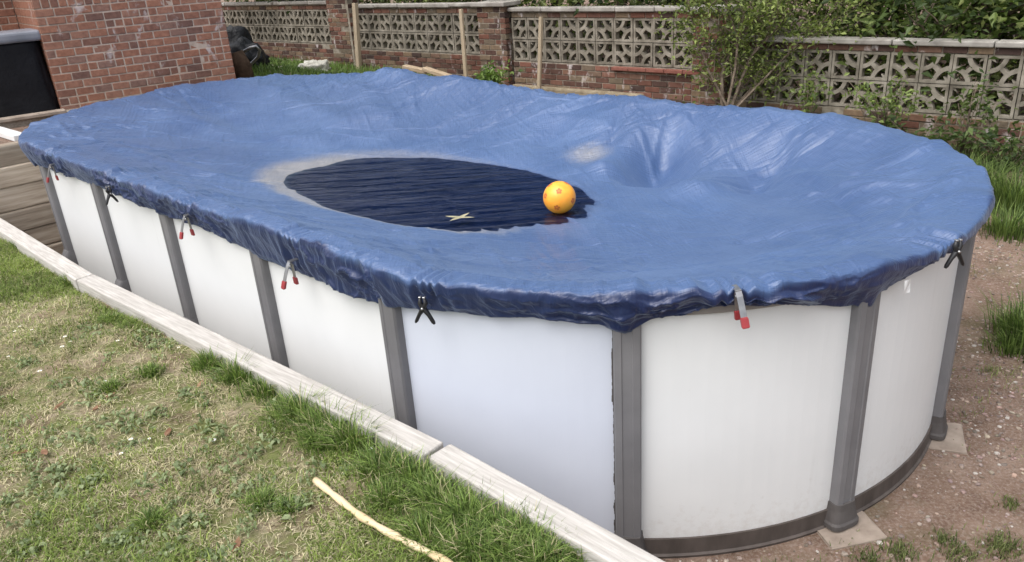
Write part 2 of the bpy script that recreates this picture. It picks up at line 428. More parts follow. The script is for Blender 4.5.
GZ = ground_z(GX, GY)
def gridfaces(ny, nx):
    i = np.arange(ny * nx).reshape(ny, nx)
    return np.stack([i[:-1, :-1], i[:-1, 1:], i[1:, 1:], i[1:, :-1]], -1).reshape(-1, 4)
g = link('ground', npmesh('ground', np.c_[GX.ravel(), GY.ravel(), GZ.ravel()], [gridfaces(*GX.shape)], smooth=True), M['soil'])
tag(g, kind='structure')
def gz(x, y): return float(ground_z(np.array([x]), np.array([y]))[0])

# --- raised lawn behind the timber edging (camera stands on it)
LZ = .70
def edge_a(s):                                       # lawn side of the edging
    return np.interp(s, [-2.6, -1.2, -.56, -.05, .9, 2.15, 4.1, 5.3], [-.40, -.395, -.39, -.425, -.47, -.525, -.515, -.50])
ls = np.concatenate([np.arange(-9, -2.6, .4), np.arange(-2.6, 5.32, .045)]); la = np.linspace(0, 1, 140) ** 1.6
LS, LA = np.meshgrid(ls, la)
ea = edge_a(LS) + .02
LAa = ea - LA * 9
XY = O5[None, None] + T * LS[..., None] + N * LAa[..., None]
def lawn_z(x, y):
    s, a = SA(np.asarray(x, float), np.asarray(y, float))
    e = edge_a(s) - a
    return LZ - .025 + .05 * (fbm(x * 1.1, y * 1.1, 8) - .5) + .03 * (fbm(x * 5, y * 5, 9) - .5) + .02 * (fbm(x * 16, y * 16, 10, 3) - .5) - .02 * np.exp(-(e / .05) ** 2)
LZZ = lawn_z(XY[..., 0], XY[..., 1])
V = np.c_[XY.reshape(-1, 2), LZZ.ravel()]
ny, nx = LS.shape
F = [gridfaces(ny, nx)]
row = np.arange(nx); base = len(V)
V = np.r_[V, np.c_[XY[0], np.full(nx, -.3)]]
F.append(np.stack([row[:-1], row[1:], base + row[1:], base + row[:-1]], -1))
base2 = len(V); coln = np.arange(ny) * nx
for c0 in (0, nx - 1):
    b0 = len(V); V = np.r_[V, np.c_[XY[:, c0], np.full(ny, -.3)]]
    k = np.arange(ny); F.append(np.stack([k[:-1] * nx + c0, k[1:] * nx + c0, b0 + k[1:], b0 + k[:-1]], -1))
tag(link('lawn', npmesh('lawn', V, F, smooth=True), M['lawn_soil']), kind='structure')

# --- patio terrace in front of the house and the earth bank behind the sleeper wall
HA = pix(62, 110, 8.07); HB = pix(238, 86, 9.1); HZ = 1.148
HA2, HB2 = HA[:2], HB[:2]
HU = (HB2 - HA2) / np.linalg.norm(HB2 - HA2); HN = np.array([HU[1], -HU[0]])     # face towards camera
HLEN = float(np.linalg.norm(HB2 - HA2))
def HP(h, f=0., z=0.):
    q = HA2 + HU * h + HN * f
    return Vector((q[0], q[1], z))
def slab_poly(name, pts, z0, z1, mat, jit=0):
    bm = bmesh.new()
    lo = [bm.verts.new((p[0], p[1], z0)) for p in pts]; up = [bm.verts.new((p[0], p[1], z1)) for p in pts]
    bm.faces.new(up); bm.faces.new(lo[::-1])
    for i in range(len(pts)): bm.faces.new((lo[i], lo[(i + 1) % len(pts)], up[(i + 1) % len(pts)], up[i]))
    return link(name, bm_mesh(name, bm), mat)
bank = slab_poly('earth_bank', [W(5.42, -9), W(5.42, .28), W(5.75, .42), W(6.05, .80), W(6.22, 1.3), W(6.24, 2.3), HP(HLEN, .02), HP(HLEN, -2.5), HP(-9, -2.5), W(9, -9)], .0, 1.085, M['soil'])
tag(bank, kind='structure')
pat = slab_poly('patio', [HP(-9, .62), HP(-.12, .22), HP(.35, .13), HP(HLEN - .1, .06), HP(HLEN - .1, -.6), HP(-9, -3)], 1.04, HZ, M['gravel_patio'])
tag(pat, kind='structure')

# --- sleeper retaining wall
def sleeper(parent, s, a0, a1, z0, h, th=.12, name='sleeper'):
    me = bbox_mesh(name, 0, a1 - a0, 0, th, 0, h, .012, 2, .004)
    d = Vector((*N, 0)); nrm = Vector((*T, 0))
    o = link(name, me, M['sleeper'], parent)
    o.matrix_world = frame_mat(W(s, a0, z0), d, nrm, Vector((0, 0, 1)))
    return o
sw = thing('sleeper_wall', 'stacked brown timber sleeper retaining wall at the far left end of the pool', 'retaining wall')
zz = [(-.02, .178), (.165, .178), (.35, .185), (.54, .205), (.75, .175), (.93, .175)]
for i, (z0, h) in enumerate(zz):
    sleeper(sw, 5.30 + (.012 if i % 2 else 0), -2.6 + .1 * i, .30 - .02 * (i % 3), z0, h)

# --- timber edging boards of the lawn
def edging(name, s0, s1, a0, a1, label):
    p0 = W(s0, a0, LZ - .06); p1 = W(s1, a1, LZ - .06)
    d = (p1 - p0); L = d.length; d.normalize(); side = Vector((0, 0, 1)).cross(d)
    me = bbox_mesh(name, 0, L, -.054, .054, -.0, .085, .008, 2, .0, cuts=0)
    o = thing(name, label, 'timber edging', p0)
    q = link('board', me, M['timber_pale'], o)
    # stacked boards below hold the bank
    low = link('lower_board', bbox_mesh('lower_board', 0, L, -.05, .05, -.72, -.004, .006, 1), M['timber_pale'], o)
    o.matrix_world = frame_mat(p0, d, side, Vector((0, 0, 1)))
    return o
edging('lawn_edging', 5.28, 2.45, -.445, -.475, 'pale timber board edging the lawn at the far left end of the pool')
edging('lawn_edging', 2.44, -.585, -.472, -.335, 'long pale timber board edging the lawn beside the middle of the pool')
edging('lawn_edging', -.605, -2.3, -.325, -.345, 'near pale timber board edging the lawn, beyond the reddish gap')

# ================================================================== THE POOL
pool = thing('above_ground_pool', 'long oval above-ground pool with white panels and grey uprights', 'pool', W(PL / 2, PR, 0))
def pool_part(name, me, mat):
    o = link(name, me, mat, pool)
    o.matrix_parent_inverse = pool.matrix_world.inverted() if False else Matrix.Translation(-pool.location)
    return o
DPH = math.pi / 5.597
posts_u = [k * 1.081 for k in range(5)] + [PL + PR * (k * DPH + .066) for k in range(1, 6)] \
    + [PL + math.pi * PR + k * 1.081 for k in range(5)] + [PER - PR * (k * DPH + .066) for k in range(5, 0, -1)]
posts_u = sorted(posts_u)
def strip_band(name, u0, u1, prof, closed, n=None):
    """sweep a closed (off,z) profile along the pool outline"""
    n = n or max(3, int(abs(u1 - u0) / .06))
    us = np.linspace(u0, u1, n, endpoint=not closed)
    V = []
    for off, z in prof:
        s, a, *_ = rim(us, off)
        q = O5 + T * s[:, None] + N * a[:, None]
        V.append(np.c_[q, np.full(len(us), z)])
    V = np.stack(V, 1); k = len(prof); nn = len(us)
    idx = np.arange(nn * k).reshape(nn, k)
    nxt = np.roll(idx, -1, 0) if closed else idx[1:]
    cur = idx if closed else idx[:-1]
    F = np.stack([cur, nxt, np.roll(nxt, -1, 1), np.roll(cur, -1, 1)], -1).reshape(-1, 4)
    me = npmesh(name, V.reshape(-1, 3), [F], smooth=False)
    bm = bmesh.new(); bm.from_mesh(me)
    if not closed:
        bm.verts.ensure_lookup_table()
        bm.faces.new([bm.verts[i] for i in idx[0]]); bm.faces.new([bm.verts[i] for i in idx[-1][::-1]])
    bmesh.ops.recalc_face_normals(bm, faces=bm.faces)
    for f in bm.faces: f.smooth = False
    bm.to_mesh(me); bm.free()
    return me
for i, u in enumerate(posts_u):
    u1 = posts_u[(i + 1) % len(posts_u)]
    if u1 <= u: u1 += PER
    blue = abs(u - (PER - PR * (DPH + .066))) < .01
    o = pool_part('wall_panel', strip_band('wall_panel', u + .035, u1 - .035, [(-.006, .095), (.006, .095), (.006, 1.15), (-.006, 1.15)], False), M['panel_blue' if blue else 'panel'])
    if blue: o['label'] = 'bluish white wall panel with a ragged film edge'
    pool_part('base_rail', strip_band('base_rail', u + .02, u1 - .02, [(-.02, .0), (.022, .0), (.024, .012), (.014, .018), (.014, .094), (-.02, .094)], False), M['base_rail'])
    pool_part('top_rail', strip_band('top_rail', u + .004, u1 - .004, [(-.06, 1.13), (-.06, 1.194), (.022, 1.194), (.032, 1.186), (.032, 1.13), (.024, 1.122), (.024, 1.138), (-.05, 1.138)], False), M['rail'])
def post_mesh(buttress):
    bm = bmesh.new()
    # cross-section in (x tangent, y outward): ribbed C profile
    prof = [(-.052, -.012), (-.052, .030), (-.046, .040), (-.022, .044), (-.018, .040), (.018, .040), (.022, .044), (.046, .040), (.052, .030), (.052, -.012)]
    lev = [(.0, 1.0), (1.115, 1.0)]
    rings = [[bm.verts.new((x * k, y, z)) for x, y in prof] for z, k in lev]
    n = len(prof)
    for i in range(n): bm.faces.new((rings[0][i], rings[0][(i + 1) % n], rings[1][(i + 1) % n], rings[1][i]))
    bm.faces.new(rings[0][::-1]); bm.faces.new(rings[1])
    return bm_mesh('upright', bm)
def boot_mesh(buttress):
    bm = bmesh.new()
    n = 14
    lev = [(.0, .078, .070), (.02, .078, .070), (.03, .072, .064), (.085, .060, .054), (.115, .057, .051)] if not buttress else \
          [(.0, .062, .30), (.03, .062, .30), (.05, .058, .285), (.30, .058, .075), (.34, .056, .050)]
    rings = []
    for z, w, d in lev:
        r = []
        for k in range(n):
            an = math.pi * k / (n - 1)
            c, s_ = math.cos(an), math.sin(an)
            e = .45
            r.append(bm.verts.new((w * math.copysign(abs(c) ** e, c), -.012 + (d + .012) * abs(s_) ** e, z)))
        rings.append(r)
    for a, b in zip(rings, rings[1:]):
        for k in range(n): bm.faces.new((a[k], a[(k + 1) % n], b[(k + 1) % n], b[k]))
    bm.faces.new(rings[0][::-1]); bm.faces.new(rings[-1])
    return bm_mesh('boot', bm)
pm = post_mesh(False); bt_c = boot_mesh(False); bt_s = boot_mesh(True)
for me, mt in ((pm, 'post'), (bt_c, 'boot'), (bt_s, 'post')): me.materials.append(M[mt])
for u in posts_u:
    p, nn = rimpt(u, .008, 0.02)
    tx = nn.cross(Vector((0, 0, 1)))
    straight = (u < PL + .05) or (PL + math.pi * PR - .05 < u < 2 * PL + math.pi * PR + .05)
    up = link('upright', pm, None, pool)
    up.matrix_world = Matrix.Translation(-pool.location) @ frame_mat(p, tx, nn, Vector((0, 0, 1)))
    f = link('boot', bt_s if straight else bt_c, None, up)
# flaking film along the right edge of the bluish panel
bm = bmesh.new()
uf = PER - PR * (DPH + .066)
for k in range(70):
    z0 = .10 + k * .0145
    du = .0535 + .009 * max(0, float(vn(k * .31, 3.0, 77)) - .35) ** 1.0 + .002 * random.random()
    q = []
    for uu, z in ((uf + .046, z0), (uf + du, z0), (uf + du, z0 + .0145), (uf + .046, z0 + .0145)):
        p, nn = rimpt(uu, .0085, z); q.append(bm.verts.new(p))
    bm.faces.new(q)
me = bm_mesh('film_edge', bm)
fe = pool_part('film_edge', me, M['boot'])

# ------------------------------------------------------------------ the blue cover
PUD_Z = .900
hem_u = np.array([4.48, 3.82, 3.13, 2.63, 2.08, 1.73, 1.18, .97, .62, .26, -.06, -.26, -.59, -.81, -.96, -1.04, -1.13, -1.26, -1.36, -1.44, -1.61, -1.81, -1.98, -2.02, -2.16, -2.40, -2.61, -2.9, -3.4, -4.2, -5.2])
hem_z = np.array([1.08, 1.08, 1.09, 1.075, 1.075, 1.08, 1.05, 1.035, 1.04, 1.04, 1.06, 1.09, 1.12, 1.13, 1.11, 1.075, 1.135, 1.16, 1.175, 1.175, 1.15, 1.10, 1.07, 1.12, 1.135, 1.17, 1.13, 1.10, 1.09, 1.09, 1.08])
def hem_height(u):
    uu = np.where(u > PER / 2, u - PER, u)
    o = np.argsort(hem_u)
    return np.interp(uu, hem_u[o], hem_z[o], left=1.05, right=1.05)
CLIPS = [(-1.41, 'red'), (-2.36, 'black'), (-.29, 'black'), (.64, 'red'), (1.69, 'red'), (2.74, 'black'), (3.86, 'red')]

def crease(x, y, seed, k=3.0):
    return ridge(x, y, seed) ** k
def e_(s, a): return ((s - 1.58 + .12 * (a - 1.5)) / 1.30) ** 2 + ((a - 1.53) / .73) ** 2
def fold(s, a, p0, p1, w, amp, w2=None):
    """soft crease along a segment in pool coordinates"""
    p0 = np.array(p0); p1 = np.array(p1); d = p1 - p0; L = np.hypot(*d); d = d / L
    x = (s - p0[0]) * d[0] + (a - p0[1]) * d[1]; y = -(s - p0[0]) * d[1] + (a - p0[1]) * d[0]
    t = np.clip(x / L, 0, 1)
    ww = w + ((w2 or w) - w) * t
    end = np.exp(-(np.maximum(0, np.maximum(-x, x - L)) / (.5 * ww + .03)) ** 2)
    return amp * np.exp(-(y / ww) ** 2) * end
_fr = random.Random(42)
TENSION = []
for k in range(150):
    u_ = _fr.random() * PER
    s0_, a0_, ns_, na_, _f = [float(x[0]) for x in rim(np.array([u_]), -.02)]
    an = math.atan2(-na_, -ns_) + _fr.gauss(0, .62); L_ = _fr.uniform(.22, .85)
    st_ = _fr.uniform(.0, .18) if _fr.random() < .7 else _fr.uniform(.2, .7)
    p0_ = (s0_ - ns_ * st_, a0_ - na_ * st_)
    TENSION.append((p0_, (p0_[0] + math.cos(an) * L_, p0_[1] + math.sin(an) * L_), _fr.uniform(.016, .034), _fr.choice((1, 1, -1)) * _fr.uniform(.005, .013), _fr.uniform(.018, .05)))
for k in range(70):                                    # long straight packing creases lying across the sheet
    p0_ = (_fr.uniform(-1.5, 5.8), _fr.uniform(.2, 3.1)); an = _fr.gauss(-.55, .28); L_ = _fr.uniform(.4, 1.5)
    TENSION.append((p0_, (p0_[0] + math.cos(an) * L_, p0_[1] + math.sin(an) * L_), .014, _fr.choice((1, -1)) * _fr.uniform(.003, .007), .018))
def local_folds(s, a):
    z = np.zeros_like(s)
    for p0, p1, w, amp, w2 in TENSION:
        m = .20
        k = (s > min(p0[0], p1[0]) - m) & (s < max(p0[0], p1[0]) + m) & (a > min(p0[1], p1[1]) - m) & (a < max(p0[1], p1[1]) + m)
        if k.any(): z[k] += fold(s[k], a[k], p0, p1, w, amp, w2)
    return z
def cover_z(s, a):
    """height of the covering sheet inside the rim"""
    sd = PR - np.hypot(s - np.clip(s, 0, PL), a - PR)           # distance in from the outline
    sd = np.maximum(sd, 0)
    # width of the sloping margin differs round the pool
    near = sstep(PR + .3, PR - .6, a)
    wid = 1.35 - .25 * near
    wid = wid + 1.5 * sstep(2.6, 5.2, s)                         # long gentle fall from the left end
    wid = wid + .25 * sstep(.2, -1.2, s)
    wid = wid * (.93 + .14 * vn(s * .8, a * .8, 21))
    t = np.clip(sd / wid, 0, 1)
    prof = (1 - t) ** 1.75
    z = .922 + (1.240 - .922) * prof
    # the puddle hollow
    e = e_(s, a)
    z = z - .068 * sstep(1.45, .3, e)
    # slack bowl near the far right: steeper, deeper
    z = z - .16 * np.exp(-(((s - .25) / 1.0) ** 2 + ((a - 2.74) / .36) ** 2)) * sstep(.0, .5, sd)
    keep_ = z.copy()
    z = z + fold(s, a, (.9, 3.25), (.72, 2.45), .10, .06, .16)
    z = z - fold(s, a, (.62, 3.22), (.42, 2.45), .09, .075, .16)
    z = z + fold(s, a, (.30, 3.25), (-.1, 2.35), .12, .05, .2)
    z = z - fold(s, a, (-.25, 3.20), (-.35, 2.5), .07, .05, .13)
    z = z + fold(s, a, (-.35, 2.75), (-1.25, 2.15), .10, .035, .14)
    z = z + fold(s, a, (1.3, 3.3), (1.05, 2.7), .10, .03, .2)
    z = z - fold(s, a, (1.65, 3.3), (1.5, 2.7), .09, .03, .15)
    z = z + fold(s, a, (.0, 2.3), (-1.1, 1.7), .10, .018, .16)
    # long swells in the left part
    z = z + fold(s, a, (6.0, 1.2), (3.3, 1.9), .12, .028, .2) + fold(s, a, (5.7, 2.6), (3.6, 2.3), .14, .03, .2) - fold(s, a, (5.9, 1.9), (3.9, 1.7), .13, .02, .2)
    z = z + fold(s, a, (4.5, .25), (2.9, .75), .10, .02, .12) + fold(s, a, (4.6, 3.2), (3.4, 2.5), .12, .035, .2)
    z = keep_ + 1.45 * (z - keep_) * sstep(.08, .50, sd)
    # wrinkles: broad, then fine ones drawn along the pull of the cloth
    marg = sstep(0, .25, sd)
    z = z + .022 * (fbm(s * 1.5, a * 1.9, 31, 2) - .5) * marg
    inner = sstep(.05, .5, sd)
    q1 = (s * math.cos(.5) - a * math.sin(.5)); q2 = (s * math.sin(.5) + a * math.cos(.5))
    z = z + local_folds(s, a) * (.25 + .75 * sstep(.8, 1.5, e_(s, a)))
    calm = .75 + .25 * sstep(.9, 1.5, e_(s, a))
    z = z + .014 * (crease(q1 * .7 + .5 * vn(s, a, 5), q2 * 3.2 + 1.6 * vn(s * .9, a * .9, 6), 33, 3) - .3) * sstep(.40, .70, fbm(s * .9, a * .9, 40, 2) + .12) * calm
    z = z + .010 * (crease(q1 * 3.6 + 1.8 * vn(s * .9, a * .9, 7), q2 * .8, 34, 3) - .3) * sstep(.4, .7, fbm(s * .8, a * .8, 44, 2) + .1) * calm
    z = z + .0060 * (crease((s + .8 * a) * 1.1, (a - .6 * s) * 9 + 2 * vn(s * 1.5, a * 1.5, 9), 36, 2.5) - .3) * (.2 + .8 * sstep(.3, .7, vn(s * 1.1, a * 1.1, 12))) * calm
    z = z + .0030 * (crease((s + .7 * a) * 1.6, (a - .55 * s) * 26 + 2 * vn(s * 2, a * 2, 10), 38, 2) - .3) * calm
    z = z + .003 * (fbm(s * 7, a * 7, 37, 3) - .5) * calm
    z = z + .012 * (crease((s * .9 + .3 * a) * 1.2, (a - .35 * s) * 11 + 1.5 * vn(s * 2, a * 2, 14), 46, 2) - .35) * np.exp(-((e_(s, a) - .85) / .35) ** 2) * sstep(1.2, .4, s)
    return z, sd, e
NU, NV, NH = 1900, 210, 42
us = np.linspace(0, PER, NU, endpoint=False)
bulge = np.zeros(NU); 
for pu in posts_u:
    dd = np.abs((us - pu + PER / 2) % PER - PER / 2)
    bulge += np.exp(-(dd / .075) ** 2)
vv = np.linspace(0, 1, NV)
vv = 1 - (1 - vv) ** 1.25
s_o, a_o, ns, na, fs = rim(us, -.015)
S = fs[None] + (s_o - fs)[None] * vv[:, None]
A_ = PR + (a_o - PR)[None] * vv[:, None]
Z, SDm, EE = cover_z(S, A_)
# radial pull wrinkles on the margin, sharing their pattern with the hem gathers
def gather(uu, w, sd):
    """w: 0 at the rim, 1 at the hem; sd: distance inside the rim"""
    warp = vn(uu * 2.3, 0 * uu, 50)
    sw = crease(uu * 3.2, w * 3.4 + 1.8 * warp, 51, 2.2) - .35
    md = crease(uu * 9 + 2.0 * w, w * 4.5 + 2.5 * vn(uu * 3.3, 0 * uu, 56) + 2.5 * sd, 52, 3) - .3
    fn = crease(uu * 23 + 3.5 * w * (warp - .5) * 2, w * 3 + 1.2 * vn(uu * 5, 0 * uu, 57) + 4 * sd, 53, 3) - .3
    act = .35 + .9 * sstep(.35, .65, vn(uu * 1.6, 0 * uu, 54))
    k = np.clip(w * 2, 0, 1)
    return (.55 * sw * k + .42 * md + .34 * fn) * act
U2 = np.broadcast_to(us[None], S.shape)
mar = np.exp(-(SDm / .26) ** 1.3)
Z = Z + .015 * gather(U2, 0 * U2, SDm) * mar
# pulled towards the clips
for cu, _ in CLIPS:
    du = (us - cu + PER / 2) % PER - PER / 2
    D2 = np.broadcast_to(du[None], S.shape)
    rr_ = np.hypot(D2, SDm + .05); ang = np.arctan2(D2, SDm + .05)
    Z = Z + .012 * np.sin(ang * 13 + cu * 5) * np.exp(-(rr_ / .20) ** 2) - .018 * np.exp(-((D2 / .10) ** 2 + (SDm / .10) ** 2))
rim_lift = .016 * bulge + .012 * (vn(us * 1.6, us * 0, 60) - .5) * 2 + .010 * (crease(us * 5.5, us * 0, 61, 2) - .4) * sstep(.4, .6, vn(us * .9, us * 0, 65))
su = np.interp(np.arange(NU), np.arange(NU), us)
# tented spots on the far rim
def rimgauss(s0, a_side, w, amp):
    s_, a_, *_ = rim(us, 0)
    m = np.exp(-((s_ - s0) / w) ** 2) * (a_ > PR if a_side else a_ < PR)
    return amp * m
rim_lift = rim_lift + rimgauss(4.15, 1, .35, .085) + rimgauss(3.2, 1, .6, .04) + rimgauss(5.9, 1, .3, .02) - rimgauss(.6, 1, .5, .02) - rimgauss(1.9, 1, .4, .015)
Z = Z + rim_lift[None] * np.exp(-(SDm / .22) ** 2)
# the cloth lies on the rail, never below its top
low = 1.203 - 1.2 * np.maximum(0, SDm - .065)
Z = np.where(SDm < .20, np.maximum(Z, low), Z)
# hem rings
hz = hem_height(us) - .020 + .012 * (vn(us * 11, us * 0, 62) - .5) + .007 * (vn(us * 31, us * 0, 63) - .5)
ww = np.linspace(0, 1, NH + 1)[1:]
ctl = np.array([[-.015, 0], [.050, .0], [.078, -.004], [.088, -.017], [.090, -.042]])
Hs, Ha, Hz = [], [], []
zr = Z[-1].copy()
hem_len = np.maximum(.016, zr - .042 - hz)
for w in ww:
    # profile: over the rail, round its lip, then down to the hem and slightly in
    lt = .50
    if w <= lt:
        k = w / lt * (len(ctl) - 1); i = min(int(k), len(ctl) - 2); f = k - i
        p_1 = ctl[max(i - 1, 0)]; p0 = ctl[i]; p1 = ctl[i + 1]; p2 = ctl[min(i + 2, len(ctl) - 1)]
        c_ = .5 * ((2 * p0) + (-p_1 + p1) * f + (2 * p_1 - 5 * p0 + 4 * p1 - p2) * f * f + (-p_1 + 3 * p0 - 3 * p1 + p2) * f ** 3)
        off = np.full(NU, c_[0]); zc = zr + c_[1]
    else:
        f = (w - lt) / (1 - lt)
        off = .090 - .052 * f ** 1.25 + 0 * us
        zc = zr - .042 - hem_len * f
    off = off + .010 * bulge * sstep(.1, .5, w) + .012 * (vn(us * 3.1, us * 0 + w, 64) - .5) * sstep(.1, .6, w)
    g_ = gather(us, np.full(NU, w), np.zeros(NU))
    off = off + .036 * g_ * sstep(.15, .7, w)
    zc = zc + .015 * g_ * (1 - sstep(.2, .6, w))
    for cu, _ in CLIPS:
        du = (us - cu + PER / 2) % PER - PER / 2
        off = off - .030 * np.exp(-(du / .05) ** 2) * sstep(.2, .7, w) + .012 * np.sin(du * 90) * np.exp(-(du / .12) ** 2) * sstep(.2, .9, w)
    off = np.maximum(off, .062 - .026 * w)  if w > .35 else off
    Hs.append(s_o + ns * (off + .015)); Ha.append(a_o + na * (off + .015)); Hz.append(zc)
# folded-under edge
Hs.append(s_o + ns * .042); Ha.append(a_o + na * .042); Hz.append(Hz[-1] + .008)
S = np.r_[S, np.array(Hs)]; A_ = np.r_[A_, np.array(Ha)]; Z = np.r_[Z, np.array(Hz)]
XYc = O5 + T * S[..., None] + N * A_[..., None]
nv, nu = S.shape
idx = np.arange(nv * nu).reshape(nv, nu); nx_ = np.roll(idx, -1, 1)
F = np.stack([idx[:-1], nx_[:-1], nx_[1:], idx[1:]], -1).reshape(-1, 4)
# silt: tide-line ring round the puddle (stronger left and near), and a blotch by the bowl
lev = Z - PUD_Z
wl2 = .010 + .018 * sstep(1.0, 2.6, S) + .012 * sstep(1.5, 1.0, A_)
silt = np.exp(-((lev - .006) / wl2) ** 2) * sstep(1.9, 1.2, np.r_[EE, np.full((NH + 1, NU), 9.)])
side = np.clip(.18 + .75 * sstep(1.2, 2.6, S) * (.35 + .65 * sstep(2.0, 1.4, A_)) + .7 * sstep(1.5, 1.0, A_) * sstep(.0, 1.0, S), 0, 1)
silt = silt * side
silt = np.maximum(silt, .62 * np.exp(-(((S - 1.02) / .20) ** 2 + ((A_ - 2.62) / .16) ** 2)))
silt = silt * sstep(-.012, .002, lev)
toplight_wet = np.ones_like(Z)
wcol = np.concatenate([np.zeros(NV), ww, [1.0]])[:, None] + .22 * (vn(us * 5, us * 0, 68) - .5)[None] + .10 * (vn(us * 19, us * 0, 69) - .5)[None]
toplight_wet[NV:] = sstep(.44, .24, wcol)[NV:] * (.95) + .02  # skirt coloured dark from the lip down, painted shade against the sky-lit top
toplight_wet[:NV] *= 1 - .93 * sstep(.006, -.004, lev[:NV]) * (EE < 1.5)
toplight_wet = toplight_wet * (.86 + .14 * sstep(.35, .6, fbm(S * 1.2, A_ * 1.2, 71, 3)))
me = npmesh('pool_cover', np.c_[XYc.reshape(-1, 2), Z.ravel()], [F], smooth=True, attr={'silt': silt.ravel(), 'toplight_wet': toplight_wet.ravel()})
bm = bmesh.new(); bm.from_mesh(me)
bm.verts.ensure_lookup_table()
bmesh.ops.remove_doubles(bm, verts=bm.verts[:nu * 2], dist=.0006)
bmesh.ops.recalc_face_normals(bm, faces=bm.faces)
for f in bm.faces: f.smooth = True
bm.to_mesh(me); bm.free()
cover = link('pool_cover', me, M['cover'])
tag(cover, 'wrinkled blue tarpaulin cover sagging over the whole pool', 'pool cover')

# puddle on the cover: level sheet of water, its shore is where the cloth rises through it
gs = np.linspace(-.6, 3.4, 160); ga = np.linspace(.45, 2.6, 100)
PS, PA = np.meshgrid(gs, ga)
pz, _, pe = cover_z(PS, PA)
keep = ((pz < PUD_Z + .03) & (pe < 1.30))
fi = gridfaces(*PS.shape)
km = keep.ravel()[fi].any(1)
q = O5 + T * PS[..., None] + N * PA[..., None]
fi = fi[km]
used, inv = np.unique(fi, return_inverse=True)
Vp = np.c_[q.reshape(-1, 2), np.full(PS.size, PUD_Z)][used]
me = npmesh('puddle', Vp, [inv.reshape(fi.shape)[:, ::-1]], smooth=True)
bm = bmesh.new(); bm.from_mesh(me); bmesh.ops.recalc_face_normals(bm, faces=bm.faces)
if sum(f.normal.z for f in bm.faces) < 0: bmesh.ops.reverse_faces(bm, faces=bm.faces)
bm.to_mesh(me); bm.free()
tag(link('puddle', me, M['water']), kind='structure')

# pale crossed leaf strips floating on the puddle
lf = thing('floating_leaf', 'pale crossed dead leaves floating on the dark puddle', 'leaf', (*onz(460, 218, PUD_Z)[:2], PUD_Z + .003), R(20))
for an, L in ((.5, .085), (-.7, .095)):
    bm = bmesh.new()
    pr = [(-1, .15), (-.6, .8), (0, 1), (.6, .7), (1, .1)]
    top = [bm.verts.new((x * L, y * .016, .002 + .004 * abs(x))) for x, y in pr]; bot = [bm.verts.new((x * L, -y * .016, .002 + .004 * abs(x))) for x, y in pr]
    for i in range(4): bm.faces.new((bot[i], bot[i + 1], top[i + 1], top[i]))
    link('blade', bm_mesh('blade', bm), M['wet_leaf'], lf, None, (0, 0, an))

# --- the ball
BR = .098
bpos = onz(560, 211, PUD_Z)
bpos = Vector((bpos[0], bpos[1], PUD_Z + BR - .012))
ball = thing('ball', 'orange-yellow play ball with reddish star marks resting in the puddle', 'ball', bpos)
bm = bmesh.new(); bmesh.ops.create_icosphere(bm, subdivisions=5, radius=BR)
link('shell', bm_mesh('shell', bm, True), M['ball'], ball)
tocam = (Vector((0, 0, CAM_H)) - bpos).normalized()
xr = Vector((RT[0], RT[1], RT[2])); yu = tocam.cross(xr).normalized(); xr = yu.cross(tocam)
dirs = [(-.03, .38), (-.15, -.62), (.82, -.20), (-.86, .10), (.45, .86), (-.6, .75)]
for dx, dy in dirs:
    k = math.sqrt(max(.02, 1 - dx * dx - dy * dy)) if dx * dx + dy * dy < 1 else .05
    d = (xr * dx + yu * dy + tocam * k).normalized()
    bm = bmesh.new()
    a_, b_ = d.orthogonal().normalized(), None
    b_ = d.cross(a_)
    for j in range(5):                                   # five petals round a core
        an = 2 * math.pi * j / 5
        c = (a_ * math.cos(an) + b_ * math.sin(an))
        ring = []
        for (r_, w_) in ((.002, 0), (.008, -.0065), (.016, -.0075), (.020, 0), (.016, .0075), (.008, .0065)):
            t_ = (-a_ * math.sin(an) + b_ * math.cos(an))
            p = d * BR + c * r_ + t_ * w_
            ring.append(bm.verts.new(p.normalized() * (BR + .0006)))
        bm.faces.new(ring)
    link('star_mark', bm_mesh('star_mark', bm), M['ball_mark'], ball)

